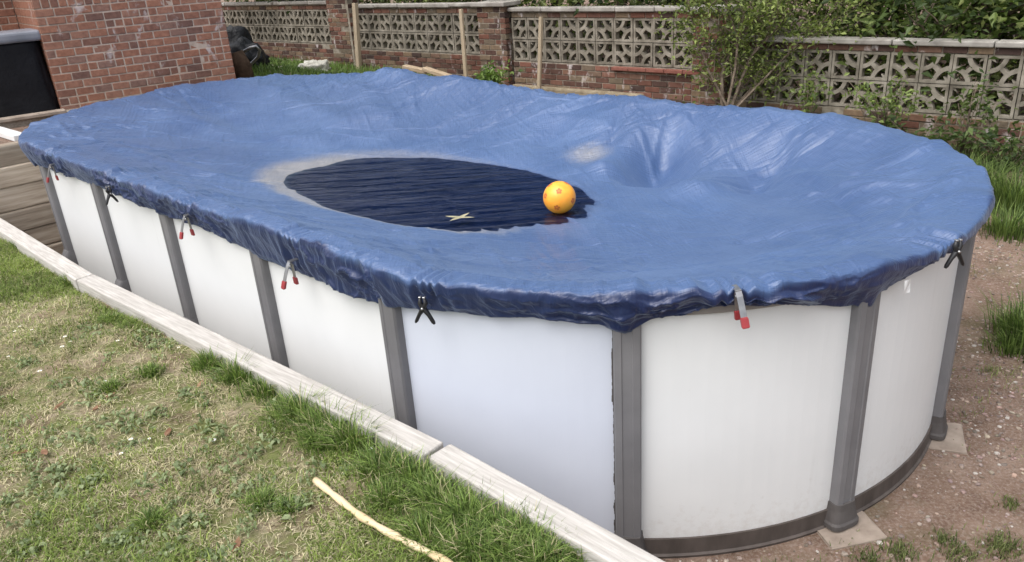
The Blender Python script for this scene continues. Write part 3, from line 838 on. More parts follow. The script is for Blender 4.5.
# --- clamps holding the cover
def red_clamp(u, label, tilt=0.0):
    z = float(hem_height(np.array([u % PER]))[0])
    p, nn = rimpt(u, .10, z + .035)
    tx = nn.cross(Vector((0, 0, 1)))
    o = thing('spring_clamp', label, 'clamp', p, 0, 'steel clamps with red grips')
    o.matrix_world = frame_mat(p, tx, nn, Vector((0, 0, 1))) @ Matrix.Rotation(tilt, 4, 'Y')
    for sgn, name in ((1, 'outer_handle'), (-1, 'inner_handle')):
        bm = bmesh.new()
        pts = [(0, .0, .030), (0, .012 * sgn, .012), (0, .020 * sgn + .006, -.02), (0, .028 * sgn + .012, -.055), (0, .034 * sgn + .016, -.085)]
        for i in range(len(pts) - 1):
            a, b = Vector(pts[i]), Vector(pts[i + 1])
            w = .011
            th = Vector((0, .002, 0))
            vs = [bm.verts.new(v) for v in (a + Vector((-w, 0, 0)) - th, a + Vector((w, 0, 0)) - th, b + Vector((w, 0, 0)) - th, b + Vector((-w, 0, 0)) - th,
                                            a + Vector((-w, 0, 0)) + th, a + Vector((w, 0, 0)) + th, b + Vector((w, 0, 0)) + th, b + Vector((-w, 0, 0)) + th)]
            for q in ((0, 1, 2, 3), (4, 5, 6, 7), (0, 1, 5, 4), (1, 2, 6, 5), (2, 3, 7, 6), (3, 0, 4, 7)): bm.faces.new([vs[k] for k in q])
        h = link(name, bm_mesh(name, bm), M['steel'], o)
        a, b = Vector(pts[-2]), Vector(pts[-1]) + (Vector(pts[-1]) - Vector(pts[-2])) * .25
        gm = bmesh.new()
        rings = []
        for k, s_ in ((0, .8), (.12, 1), (.9, 1), (1, .7)):
            c = a.lerp(b, k); rings.append([gm.verts.new(c + Vector((x * .0135 * s_, y * .0055 * s_, 0))) for x, y in ((-1, -1), (1, -1), (1, 1), (-1, 1))])
        for r0, r1 in zip(rings, rings[1:]):
            for k in range(4): gm.faces.new((r0[k], r0[(k + 1) % 4], r1[(k + 1) % 4], r1[k]))
        gm.faces.new(rings[0][::-1]); gm.faces.new(rings[-1])
        link('red_grip', bm_mesh('red_grip', gm), M['red_grip'], h)
    link('spring', tube_mesh('spring', [(-.013, .004, .010), (.013, .004, .010)], .007, 10), M['steel'], o)
    link('jaw', bbox_mesh('jaw', -.011, .011, -.045, .004, .028, .033, .001), M['steel'], o)
    return o
def black_clamp(u, label, yaw=0.0):
    z = float(hem_height(np.array([u % PER]))[0])
    p, nn = rimpt(u, .115, z + .03)
    tx = nn.cross(Vector((0, 0, 1)))
    o = thing('spring_clamp', label, 'clamp', p, 0, 'black plastic clamps')
    o.matrix_world = frame_mat(p, tx, nn, Vector((0, 0, 1))) @ Matrix.Rotation(yaw, 4, 'Z')
    o.scale = (.88, .88, .88)
    for sgn in (1, -1):
        bm = bmesh.new()
        pts = [(0, -.010 * sgn, .045), (0, -.014 * sgn, .020), (0, .0, -.004), (0, .022 * sgn, -.035), (0, .040 * sgn, -.068), (0, .046 * sgn, -.078)]
        rad = [.006, .010, .013, .009, .0085, .005]
        tube(bm, pts, rad, 8)
        for v in bm.verts: v.co.x *= 1.25
        h = link('arm', bm_mesh('arm', bm, True), M['black_plastic'], o)
        link('jaw_pad', bbox_mesh('jaw_pad', -.009, .009, -.010 * sgn - .006, -.010 * sgn + .006, .044, .052, .002), M['steel'], h)
    link('pivot', tube_mesh('pivot', [(-.02, 0, -.002), (.02, 0, -.002)], .006, 10), M['steel'], o)
    return o
red_clamp(-1.41, 'red-gripped steel clamp on the front panel right of the central upright', .12)
red_clamp(.64, 'red-gripped steel clamp nearest of three on the long left side', -.05)
red_clamp(1.69, 'red-gripped steel clamp second along the long left side', .03)
red_clamp(3.86, 'red-gripped steel clamp at the far left corner of the pool', 0)
black_clamp(-2.36, 'black plastic clamp at the right end of the pool, arms spread', R(65))
black_clamp(-.29, 'black plastic clamp right of the upright where the pool curves', R(105))
black_clamp(2.74, 'black plastic clamp on the far part of the long left side', R(10))
# white maker's tag hanging from the hem (blank)
p, nn = rimpt(-2.13, .075, 1.10); tx = nn.cross(Vector((0, 0, 1)))
bm = bmesh.new(); gvs = [[bm.verts.new((x * .022, .004 * math.sin(x * 2 + z_ * 40), z_)) for x in (-1, -.3, .4, 1)] for z_ in (.03, .01, -.012, -.03)]
for r0, r1 in zip(gvs, gvs[1:]):
    for k in range(3): bm.faces.new((r0[k], r0[k + 1], r1[k + 1], r1[k]))
ct = link('care_tag', bm_mesh('care_tag', bm), M['white_plastic'])
ct.matrix_world = frame_mat(p, tx, nn, Vector((0, 0, 1)))
ct.parent = cover

# --- paving slabs under the free uprights
for i, (k, lab) in enumerate(((2, 'square concrete slab under the upright right of centre'), (3, 'concrete slab under the rightmost upright'))):
    u = PER - PR * (k * DPH + .066)
    p, nn = rimpt(u, .075, 0); tx = nn.cross(Vector((0, 0, 1)))
    o = link('paving_slab', bbox_mesh('paving_slab', -.13, .13, -.09, .085, -.03, .010, .006, 2, .004), M['paving'])
    o.matrix_world = frame_mat(p, tx, nn, Vector((0, 0, 1))) @ Matrix.Rotation(R(-14 if i == 0 else 10), 4, 'Z')
    tag(o, lab, 'paving slab', 'slabs under the pool uprights')

# ================================================================== HOUSE
BRK = [bbox_mesh('brick', 0, 1, 0, 1, 0, 1) for _ in range(0)]
def brick_proto(L, H, D, n=4, mat=None):
    out = []
    for i in range(n):
        me = bbox_mesh('brick', -L / 2, L / 2, -D, 0, 0, H, .004, 1, .0016)
        me.materials.append(mat); out.append(me)
    return out
def put_brick(parent, protos, pos, x, y, rx=0):
    o = bpy.data.objects.new('brick', random.choice(protos)); COL.objects.link(o)
    o.parent = parent
    o.matrix_world = frame_mat(pos, x, y, Vector((0, 0, 1))) @ Matrix.Rotation(random.gauss(0, .006), 4, 'Y') @ Matrix.Rotation(random.gauss(0, .006), 4, 'Z')
    return o
house = thing('brick_house', 'red brick house corner with lime stains behind the far left end of the pool', 'house')
hx, hy = Vector((*HU, 0)), Vector((*HN, 0))
HC = .0787
SB = HLEN / 10.5
g_ = .0125
P_st = brick_proto(SB - g_, HC - g_ , .09, 5, M['house_brick']); P_hd = brick_proto(SB / 2 - g_, HC - g_, .09, 4, M['house_brick'])
P_so = brick_proto(HC - g_, SB - g_, .09, 4, M['house_brick'])
Z_SOL = 2.14
def brick_rows(parent, org, ux, uy, length, z0, z1, seedrow=0):
    r = seedrow; z = z0
    while z < z1 - .01:
        x = 0 if r % 2 == 0 else -SB / 2
        while x < length - .02:
            if x < 0: cells = [(0, SB / 2, P_hd)]
            elif x + SB > length + .01: cells = [(x, SB / 2, P_hd)]
            elif random.random() < .10: cells = [(x, SB / 2, P_hd), (x + SB / 2, SB / 2, P_hd)]
            else: cells = [(x, SB, P_st)]
            for cx_, w, pr in cells:
                put_brick(parent, pr, org + ux * (cx_ + w / 2) + uy * random.gauss(0, .0018) + Vector((0, 0, z)), ux, uy)
            x += SB
        z += HC; r += 1
front = thing('front_wall', None, None); front.parent = house
brick_rows(front, HP(0, 0), hx, hy, HLEN, Z_SOL - 13 * HC, Z_SOL)
x = 0
while x < HLEN - .02:
    put_brick(front, P_so, HP(x + HC / 2, 0, Z_SOL), hx, hy); x += HC
link('mortar_core', None) if False else None
def core(name, parent, pts, z0, z1, mat):
    bm = bmesh.new()
    lo = [bm.verts.new((p[0], p[1], z0)) for p in pts]; up = [bm.verts.new((p[0], p[1], z1)) for p in pts]
    bm.faces.new(up); bm.faces.new(lo[::-1])
    for i in range(len(pts)): bm.faces.new((lo[i], lo[(i + 1) % len(pts)], up[(i + 1) % len(pts)], up[i]))
    return link(name, bm_mesh(name, bm), mat, parent)
core('mortar', house, [HP(.006, -.005), HP(HLEN - .006, -.005), HP(HLEN - .006, -3), HP(.006, -3)], 1.0, 4.2, M['house_mortar'])
# bricks above the frame and on the returns: one joined part each
def brick_stuff(name, parent, org, ux, uy, length, z0, z1):
    bm = bmesh.new(); r = 0; z = z0
    while z < z1 - .01:
        x = 0 if r % 2 == 0 else -SB / 2
        while x < length - .02:
            xx0, xx1 = max(x, 0), min(x + SB, length)
            if xx1 - xx0 > .03:
                box(bm, xx0 + g_ / 2, xx1 - g_ / 2, -.05, 0, z, z + HC - g_, frame_mat(org, ux, uy, Vector((0, 0, 1))))
            x += SB
        z += HC; r += 1
    o = link(name, bm_mesh(name, bm), M['house_brick'], parent); o['kind'] = 'stuff'
    return o
brick_stuff('upper_brickwork', house, HP(0, 0), hx, hy, HLEN, Z_SOL + SB, 4.2)
brick_stuff('side_brickwork', house, HP(HLEN, 0), -hy, hx, 3.0, Z_SOL - 13 * HC, 4.2)
brick_stuff('side_brickwork', house, HP(0, -1.3), hy, -hx, 1.3, Z_SOL - 13 * HC, 4.2)
back = thing('set_back_wall', None, None); back.parent = house
brick_rows(back, HP(-8 * SB, -1.3), hx, hy, 8 * SB, Z_SOL - 2 * HC - 8 * HC, Z_SOL + SB + 2 * HC, 1)
core('mortar', house, [HP(-3.2, -1.305), HP(-.003, -1.305), HP(-.003, -3), HP(-3.2, -3)], 1.0, 4.2, M['house_mortar'])
core('roof', house, [HP(-3.5, -.9), HP(-.1, -.9), HP(-.1, .15), HP(HLEN + .15, .15), HP(HLEN + .15, -3.2), HP(-3.5, -3.2)], 4.21, 4.35, M['boot'])

# covered barbecue-like unit beside the corner
def rounded_drape(name, w, d, h, seed, mat, taper=.96, parent=None):
    n = 72; rows = 26
    V = []
    for j in range(rows):
        t = j / (rows - 1)
        z = h * (1 - t)
        k = (1.0 if t > 0 else .98) * (1 + .05 * t)
        for i in range(n):
            an = 2 * math.pi * i / n
            c, s_ = math.cos(an), math.sin(an); e = .35
            x = math.copysign(abs(c) ** e, c) * w / 2 * k; y = math.copysign(abs(s_) ** e, s_) * d / 2 * k
            dn = .03 * t * (float(vn(i * .33, t * 2, seed)) - .5) + .02 * (float(vn(i * .11, t * 3, seed + 1)) - .5) + .016 * t * (float(ridge(i * .55 + t * 3, t * 1.4, seed + 2)) - .5)
            V.append((x + c * dn, y + s_ * dn, z + (.0 if j else -.01)))
    V.append((0, 0, h + .02))
    idx = np.arange(n * rows).reshape(rows, n); nx2 = np.roll(idx, -1, 1)
    F = [np.stack([idx[:-1], idx[1:], nx2[1:], nx2[:-1]], -1).reshape(-1, 4), np.stack([idx[0], nx2[0], np.full(n, n * rows)], -1)]
    return link(name, npmesh(name, V, F, smooth=True), mat, parent)
cu = thing('covered_garden_unit', 'box-shaped garden unit under a black sheet with a grey lid, beside the house corner', 'covered unit', HP(-.31, -.28, HZ), math.atan2(HU[1], HU[0]))
rounded_drape('black_sheet', .60, .46, .70, 70, M['black_fabric'], parent=cu)
lid = link('grey_lid', bbox_mesh('grey_lid', -.33, .33, -.27, .27, .695, .80, .035, 3), M['grey_lid'], cu)
cu2 = thing('white_storage_box', 'white plastic box half hidden at the left edge behind the black-covered unit', 'box', HP(-.98, -.45, HZ), math.atan2(HU[1], HU[0]))
link('bin_body', bbox_mesh('bin_body', -.26, .26, -.25, .25, 0, .80, .03, 3), M['white_plastic'], cu2)
link('bin_lid', bbox_mesh('bin_lid', -.28, .28, -.27, .27, .80, .86, .02, 2), M['white_plastic'], cu2)
# edge slab, white profile, pipe on the terrace
o = link('paving_slab', bbox_mesh('paving_slab', -.55, .33, -.07, .07, 0, .035, .006, 1), M['paving'], None, HP(-.33, .20, HZ + .001), (0, 0, math.atan2(HU[1], HU[0]) - .02))
tag(o, 'long pale slab strip at the foot of the black-covered unit', 'paving slab')
p0 = onz(-14, 126, 1.13); p1 = onz(20, 136, 1.13); dv = Vector(p1 - p0); L_ = dv.length
wp = link('white_profile', bbox_mesh('white_profile', -L_, 0, -.055, .055, 0, .055, .008, 2), M['white_plastic'], None, Vector((p1[0], p1[1], 1.088)), (0, 0, math.atan2(dv.y, dv.x)))
tag(wp, 'white plastic window profile lying on the earth above the sleepers', 'plastic trim')
p0 = onz(-10, 100, 1.2); pq = link('white_pipe', tube_mesh('white_pipe', [(-.3, 0, 0), (.16, 0, 0)], .045, 14), M['white_plastic'], None, (*onz(4, 95, 1.2)[:2], HZ + .046), (0, 0, math.atan2(HU[1], HU[0])))
tag(pq, 'short white plastic pipe lying at the far left edge of the patio', 'pipe')

# ================================================================== GARDEN WALL
BL = .295
def screen_block_mesh():
    bm = bmesh.new(); S_ = BL - .008; h = S_ / 2; dp = .085; b = .027
    def prism(poly, d0=-dp, d1=0.0):
        f = [bm.verts.new((x, d1, z)) for x, z in poly]; k = [bm.verts.new((x, d0, z)) for x, z in poly]
        bm.faces.new(f); bm.faces.new(k[::-1])
        for i in range(len(poly)): bm.faces.new((f[i], k[i], k[(i + 1) % len(poly)], f[(i + 1) % len(poly)]))
    prism([(-h, -h), (h, -h), (h, -h + b), (-h, -h + b)]); prism([(-h, h - b), (h, h - b), (h, h), (-h, h)])
    prism([(-h, -h + b), (-h + b, -h + b), (-h + b, h - b), (-h, h - b)]); prism([(h - b, -h + b), (h, -h + b), (h, h - b), (h - b, h - b)])
    d1 = -.004
    for cx, cz, a0 in ((-h, h, -90), (h, -h, 90)):          # two quarter arcs round opposite corners
        r0, r1 = .132, .174; n = 8
        for k in range(n):
            A0, A1 = R(a0 + 90 * k / n), R(a0 + 90 * (k + 1) / n)
            poly = [(cx + r0 * math.cos(A0), cz + r0 * math.sin(A0)), (cx + r1 * math.cos(A0), cz + r1 * math.sin(A0)), (cx + r1 * math.cos(A1), cz + r1 * math.sin(A1)), (cx + r0 * math.cos(A1), cz + r0 * math.sin(A1))]
            prism(poly, -dp + .004, d1)
    r = h * math.sqrt(2) - .168; w = .020; c = math.sqrt(.5)
    prism([(-r * c - w * c, r * c - w * c), (r * c - w * c, -r * c - w * c), (r * c + w * c, -r * c + w * c), (-r * c + w * c, r * c + w * c)], -dp + .006, d1 - .002)
    # small spurs from the corner into each leaf hole
    for sx in (1, -1):
        r_ = .05
        prism([(sx * (-h + b), sx * (h - b) - .02), (sx * (-h + b), sx * (h - b)), (sx * (-h + b) + .02 * sx, sx * (h - b)), (sx * (-h + .068), sx * (h - .068))] if sx == 1 else
              [(h - b, -h + b + .02), (h - b, -h + b), (h - b - .02, -h + b), (h - .068, -h + .068)], -dp + .008, d1 - .004)
    return bm_mesh('screen_block', bm)
SBM = screen_block_mesh(); SBM.materials.append(M['screen'])
wx, wy = Vector((*WU, 0)), Vector((*WN, 0))
GB, GC = .225, .075
Q_st = brick_proto(GB - .012, GC - .012, .09, 5, M['wall_brick']); Q_hd = brick_proto(GB / 2 - .012, GC - .012, .09, 4, M['wall_brick'])
def wall_rows(parent, w0, w1, z0, n, f, hole=None):
    for r in range(n):
        x = w0 if r % 2 == 0 else w0 - GB / 2
        while x < w1 - .03:
            w, pr = GB, Q_st
            if x < w0: w, pr, x = GB / 2, Q_hd, w0
            if x + w > w1 + .02: w, pr = GB / 2, Q_hd
            if x + w > w1 + .04: break
            put_brick(parent, pr, WALL(x + w / 2, f + random.gauss(0, .004), z0 + r * GC), wx, wy)
            x += w
def wbox(name, parent, w0, w1, f0, f1, z0, z1, mat, bev=.006):
    me = bbox_mesh(name, w0 - (w0 + w1) / 2, w1 - (w0 + w1) / 2, f0, f1, z0, z1, bev, 2)
    o = link(name, me, mat, parent); o.matrix_world = frame_mat(WALL((w0 + w1) / 2), wx, wy, Vector((0, 0, 1)))
    return o
def screen_panel(w0, nb, z0, zc, label, base_n, flip0=0, tile=None, cope_len=.6, top_brick=True):
    t = thing('screen_block_wall', label, 'garden wall', group='sections of the garden boundary wall')
    w1 = w0 + nb * BL
    for j in range(2):
        for i in range(nb):
            o = bpy.data.objects.new('screen_block', SBM); COL.objects.link(o); o.parent = t
            o.matrix_world = frame_mat(WALL(w0 + (i + .5) * BL, random.gauss(0, .004), z0 + (j + .5) * BL), wx, wy, Vector((0, 0, 1))) @ Matrix.Rotation(R(90) * ((i + j + flip0) % 2) , 4, 'Y') @ Matrix.Rotation(random.gauss(0, .006), 4, 'Y')
    zt = z0 + 2 * BL
    if top_brick:
        bz = zt + .004
        x = w0
        while x < w1 - .03:
            w, pr = (GB, Q_st) if x + GB < w1 + .02 else (GB / 2, Q_hd)
            put_brick(t, pr, WALL(x + w / 2, .004, bz), wx, wy); x += w
        wbox('mortar', t, w0, w1, -.10, -.008, zt - .001, zc - .002, M['wall_mortar'], 0)
    x = w0 - .03; i = 0
    while x < w1:
        e = min(x + cope_len + random.uniform(-.03, .03), w1 + .03)
        if w1 - e < .2: e = w1 + .03
        wbox('coping_slab', t, x + .004, e - .004, -.15, .05 + random.gauss(0, .004), zc + random.gauss(0, .002), zc + .055, M['coping'], .012); x = e
    wall_rows(t, w0, w1, z0 - base_n * GC - .01, base_n, .012)
    wbox('mortar', t, w0, w1, -.10, .002, -.2, z0 - .006, M['wall_mortar'], 0)
    if tile:
        x = tile[0]
        while x < tile[1] - .05:
            wbox('creasing_tile', t, x + .003, x + .262, .0, .075, z0 - .055, z0 - .012 + random.gauss(0, .002), M['red_tile'], .005); x += .265
    return t, w1
def pier(w0, w1, z1, f, label, cap=True):
    t = thing('brick_pier', label, 'brick pier', group='brick piers of the boundary wall')
    n = int((z1 - .1) / GC)
    wall_rows(t, w0, w1, z1 - n * GC, n, f)
    for r in range(n):                                        # right-hand and left-hand return
        for side, ww_, ux, uy in ((1, w1, -wy, wx), (-1, w0, wy, -wx)):
            pos = WALL(ww_, f - .06 - .11 * (r % 2), z1 - n * GC + r * GC)
            put_brick(t, Q_hd if r % 2 else Q_hd, pos, ux, uy)
    wbox('mortar', t, w0 + .008, w1 - .008, -.16, f - .008, -.2, z1 - .003, M['wall_mortar'], 0)
    if cap: wbox('cap_slab', t, w0 - .06, w1 + .06, -.22, f + .06, z1, z1 + .06, M['coping'], .012)
    return t
screen_panel(-6.02 - 14 * BL, 14, 1.02, 1.70, 'dim pierced block wall behind the black sacks at far left', 4, 1)
pier(-6.0, -5.38, 1.86, .10, 'brick pier left of the pale timber post', True)
screen_panel(-5.30, 10, .955, 1.635, 'pierced block wall section between the two brick piers', 5, 0)
pier(-2.31, -1.77, 1.645, .10, 'brick pier with a wide cap slab in the middle of the wall', True)
_, e1 = screen_panel(-1.72, 10, .895, 1.565, 'pierced block wall section with a red tile ledge left of the shrub', 6, 1, tile=(.05, 1.22))
pier(e1 + .01, e1 + .46, 1.56, .08, 'brick pier half hidden behind the leafy shrub', True)
screen_panel(e1 + .48, 22, .575, 1.235, 'long lower pierced block wall section right of the shrub', 5, 0, cope_len=.9)
ft = wbox('concrete_footing', None, -1.70, .55, .02, .13, .2, .565, M['footing'], .03)
tag(ft, 'rough tan mortar footing along the base of the middle wall section', 'footing')

# timber posts in front of the wall
def tpost(pt, pb, D, wd, dp_, label):
    a = pix(*pt, D); b = pix(*pb, D + .25)
    d = Vector(a - b); L = d.length; d.normalize()
    b2 = Vector(b) - d * .35
    x = (wx - d * wx.dot(d)).normalized(); y = d.cross(x)
    o = link('timber_post', bbox_mesh('timber_post', -wd / 2, wd / 2, -dp_ / 2, dp_ / 2, 0, L + .35, .006, 1, .003), M['post_timber'])
    o.matrix_world = frame_mat(b2, x, y, d)
    tag(o, label, 'timber post', 'timber posts along the wall')
tpost((355, 3), (359, 66), 13.05, .085, .07, 'thick pale timber post beside the left brick pier')
tpost((461, 9), (466, 76), 11.45, .055, .045, 'thin timber post left of the capped brick pier')
tpost((541, 17), (539, 90), 10.6, .05, .045, 'thin brown timber post in front of the middle wall section')

# ================================================================== SMALL THINGS BEHIND THE POOL
def lumpy(name, r, seed, mat, parent=None, sub=4, amp=.35, fr=2.2, flat=0.0):
    bm = bmesh.new(); bmesh.ops.create_icosphere(bm, subdivisions=sub, radius=1)
    P = np.array([v.co[:] for v in bm.verts])
    k = 1 + amp * (vn(P[:, 0] * fr + 5, P[:, 1] * fr + P[:, 2] * 1.7, seed) - .5) * 2 * .6 + amp * .5 * (ridge(P[:, 0] * fr * 2 + P[:, 2] * 3, P[:, 1] * fr * 2.4 - P[:, 2], seed + 1) - .5)
    for v, kk in zip(bm.verts, k):
        v.co = Vector((v.co.x * r[0] * kk, v.co.y * r[1] * kk, max(v.co.z, -.6) * r[2] * kk))
    return link(name, bm_mesh(name, bm, True), mat, parent)
def rest(o, x, y, up): o.location = (x, y, gz(x, y) + up)
b_ = pix(315, 72, 12.3); o = lumpy('plastic_bag', (.23, .18, .15), 81, M['bag'], amp=.7, fr=3.0); rest(o, b_[0], b_[1], .12); o.rotation_euler = (0, 0, .3)
tag(o, 'pale crumpled plastic bag on the grass behind the pool', 'plastic bag')
for i, (px, py, D, r) in enumerate(((238, 40, 11.6, (.30, .26, .30)), (247, 47, 11.9, (.28, .25, .24)), (231, 30, 12.2, (.3, .3, .42)))):
    c = pix(px, py, D); o = lumpy('refuse_sack', r, 83 + i * 3, M['sack'], amp=.45, fr=2.8); o.location = (c[0], c[1], gz(c[0], c[1]) + r[2] * .55)
    tag(o, ['black refuse sack nearest the house corner', 'black refuse sack beside the bent metal tube', 'tall black refuse sack at the back of the heap by the house'][i], 'refuse sack', 'black sacks by the house')
c0 = pix(246, 84, 9.9); c1 = pix(236, 52, 9.75)
c0[2] = gz(c0[0], c0[1]) - .02
o = link('rolled_carpet', tube_mesh('rolled_carpet', [c0, Vector(c0).lerp(Vector(c1), .5) + Vector((.015, 0, .03)), c1], [.115, .12, .085], 14), M['brown_roll'])
tag(o, 'dark brown roll leaning against the house corner', 'carpet roll')
bm = bmesh.new()
pts = [pix(243, 52, 11.0), pix(250, 48, 11.0), pix(256, 46, 11.0), pix(260, 50, 11.05), pix(258, 57, 11.1), pix(250, 65, 11.2), pix(246, 70, 11.2)]
tube(bm, pts, .022, 8)
o = link('bent_metal_tube', bm_mesh('bent_metal_tube', bm, True), M['steel']); tag(o, 'bent grey metal tube frame leaning by the black sacks', 'metal tube')
for i, (px, py, D, r) in enumerate(((266, 56, 12.8, .10), (274, 57, 12.9, .11))):
    c = pix(px, py, D); o = lumpy('stone', (r * 1.2, r, r * .7), 91 + i, M['stone_pale'], sub=3); rest(o, c[0], c[1], .03)
    tag(o, ['pale stone on the grass nearer the black sacks', 'pale stone on the grass nearer the wall'][i], 'stone', 'pale stones by the wall')
for i, (pa, pb, D) in enumerate((((404, 67), (428, 72), 11.2), ((424, 69), (452, 78), 11.0))):
    a = pix(*pa, D); b = pix(*pb, D - .15); d = Vector(b - a); L = d.length
    o = link('loose_plank', bbox_mesh('loose_plank', 0, L, -.06, .06, -.02, .03, .005, 1), M['plank_old'])
    x = d.normalized(); y = Vector((0, 0, 1)).cross(x).normalized(); o.matrix_world = frame_mat(Vector(a), x, y, x.cross(y))
    tag(o, ['short loose timber plank propped behind the cover, left piece', 'longer loose timber plank propped behind the cover, right piece'][i], 'plank', 'loose planks behind the pool')

# ================================================================== VEGETATION
def leaf_mesh(name, P, size, c0, c1, up=.3, aspect=.5, vert=None, crng=None):
    """folded leaf quads at points P; colours between c0 and c1, per leaf"""
    n = len(P)
    d = rng.normal(size=(n, 3)); d[:, 2] = d[:, 2] * .6 + up * 0
    if vert is not None: d = d * .6 + vert
    d /= np.linalg.norm(d, axis=1)[:, None]
    nn = rng.normal(size=(n, 3)) + [0, 0, 1.2]
    sd_ = np.cross(d, nn); sd_ /= np.linalg.norm(sd_, axis=1)[:, None] + 1e-9
    nrm = np.cross(sd_, d)
    L = size * rng.uniform(.6, 1.35, n)[:, None]
    b = P; tip = P + d * L - np.array([0, 0, .15]) * L
    l = P + d * L * .45 + sd_ * L * aspect * .5 + nrm * L * .10; r = P + d * L * .45 - sd_ * L * aspect * .5 + nrm * L * .10
    V = np.stack([b, l, tip, r], 1).reshape(-1, 3)
    i = np.arange(n) * 4
    F = np.concatenate([np.stack([i, i + 1, i + 2], -1), np.stack([i, i + 2, i + 3], -1)])
    t = rng.random(n) ** 1.2 if crng is None else np.clip(crng + rng.normal(0, .15, n), 0, 1)
    c = np.array(c0)[None] * (1 - t[:, None]) + np.array(c1)[None] * t[:, None]
    c = c * rng.uniform(.8, 1.2, (n, 1))
    return npmesh(name, V, [F], col=np.repeat(c, 4, 0))
def branchy(start, dirs, depth, rad, bm, tips, length, spread=.6, sides=6):
    p = Vector(start); d = Vector(dirs).normalized()
    pts = [p.copy()]; rs = [rad]
    n = 4
    for i in range(n):
        d = (d + Vector((random.gauss(0, .14), random.gauss(0, .14), random.gauss(.05, .10)))).normalized()
        p = p + d * length / n
        pts.append(p.copy()); rs.append(rad * (1 - .5 * (i + 1) / n))
        if depth <= 1: tips.append(p.copy())
    tube(bm, pts, rs, sides)
    if depth == 0: return
    for k in range(3 if depth > 1 else 4):
        q = pts[random.randint(2, n)]
        nd_ = (d + Vector((random.gauss(0, spread), random.gauss(0, spread), random.gauss(.1, spread * .7)))).normalized()
        branchy(q, nd_, depth - 1, rad * .5, bm, tips, length * .68, spread, max(4, sides - 1))
def make_tree(name, label, base, stems, length, rad, depth, nleaf, lsize, c0, c1, clump=.28, cat='tree', group=None, spread=.6, aspect=.5):
    t = thing(name, label, cat, base, 0, group)
    bm = bmesh.new(); tips = []
    for d, l in stems: branchy((0, 0, 0), d, depth, rad, bm, tips, length * l, spread)
    link('trunk', bm_mesh('trunk', bm, True), M['bark'], t)
    tp = np.array([p[:] for p in tips])
    ck = rng.random(len(tp))
    ii = rng.integers(0, len(tp), nleaf)
    P = tp[ii] + rng.normal(0, clump, (nleaf, 3)) * [1, 1, .75]
    cr = link('crown', leaf_mesh('crown', P, lsize, c0, c1, aspect=aspect, crng=ck[ii]), M['leaf'], t); cr['kind'] = 'stuff'
    return t
DK0, DK1 = (.018, .032, .012), (.06, .10, .03)
# dense row beyond the wall
spec = [(-11.5, 2.2, 3.0, 0), (-9.3, 1.6, 2.8, 0), (-7.2, 1.3, 2.6, 0), (-5.0, 1.7, 2.9, 0), (-3.0, 1.3, 2.5, 0), (-1.0, 1.6, 2.8, 0), (.9, 1.4, 2.5, 0), (2.7, 1.5, 2.2, 1), (4.2, 1.25, 1.9, 2), (5.6, 1.4, 2.0, 1), (7.3, 1.5, 2.4, 0), (9.5, 1.6, 2.6, 0)]
labs = ['dark evergreen tree overhanging the wall behind the house corner', 'dark evergreen tree behind the dim wall at far left', 'dark tree behind the brick pier left of the timber post',
        'dark leafy tree above the wall section between the piers', 'dark leafy tree behind the capped brick pier', 'dark leafy tree above the middle wall section', 'dark tree behind the left edge of the shrub',
        'mid green tree behind the stems of the shrub', 'pale green broad-leaved bush above the lower wall', 'mid green bush above the lower wall near the right edge', 'dark tree beyond the right edge of the picture', 'dark tree far right beyond the wall']
for (w_, f_, h_, k), lb in zip(spec, labs):
    b = WALL(w_, -f_, 0); b.z = gz(b.x, b.y) - .05
    c0, c1 = ((DK0, DK1), ((.03, .05, .015), (.10, .15, .04)), ((.05, .08, .025), (.22, .29, .09)))[k]
    make_tree('broadleaf_tree', lb, b, [((random.gauss(0, .25), random.gauss(0, .25), 1), 1.0) for _ in range(4)], h_ * .62, .06, 3, 5200 if k != 2 else 3600, .10 if k != 2 else .14, c0, c1, .26, 'tree', 'trees beyond the garden wall', .75)
b = WALL(-8.4, -.45, 0); b.z = gz(b.x, b.y) - .05
ot = thing('overhanging_tree', 'dark evergreen tree hanging over the dim wall beside the house', 'tree', b, 0, 'trees beyond the garden wall')
bm = bmesh.new(); tips = []
tube(bm, [(0, 0, 0), (.03, .02, 1.2), (0, .05, 2.6), (.05, 0, 4.0)], [.11, .10, .07, .03], 9)
for k in range(46):
    zb_ = random.uniform(1.5, 3.9); an = random.random() * 6.28; L_ = random.uniform(1.2, 2.3) * (1.15 - .16 * (zb_ - 1.5))
    p2 = Vector((math.cos(an) * L_, math.sin(an) * L_, zb_ + random.uniform(-.25, .12)))
    pts = [Vector((0, 0, zb_)).lerp(p2, j / 5) + Vector((0, 0, .15 * math.sin(j / 5 * 3.1))) for j in range(6)]
    tube(bm, pts, [.03, .026, .02, .015, .01, .005], 5); tips += pts[1:]
link('trunk', bm_mesh('trunk', bm, True), M['bark'], ot)
tp = np.array([p[:] for p in tips]); ii = rng.integers(0, len(tp), 15000)
P = tp[ii] + rng.normal(0, .16, (15000, 3)); P = P[P[:, 2] > 1.32]
cr = link('crown', leaf_mesh('crown', P, .10, (.014, .026, .010), (.05, .085, .028)), M['leaf'], ot); cr['kind'] = 'stuff'
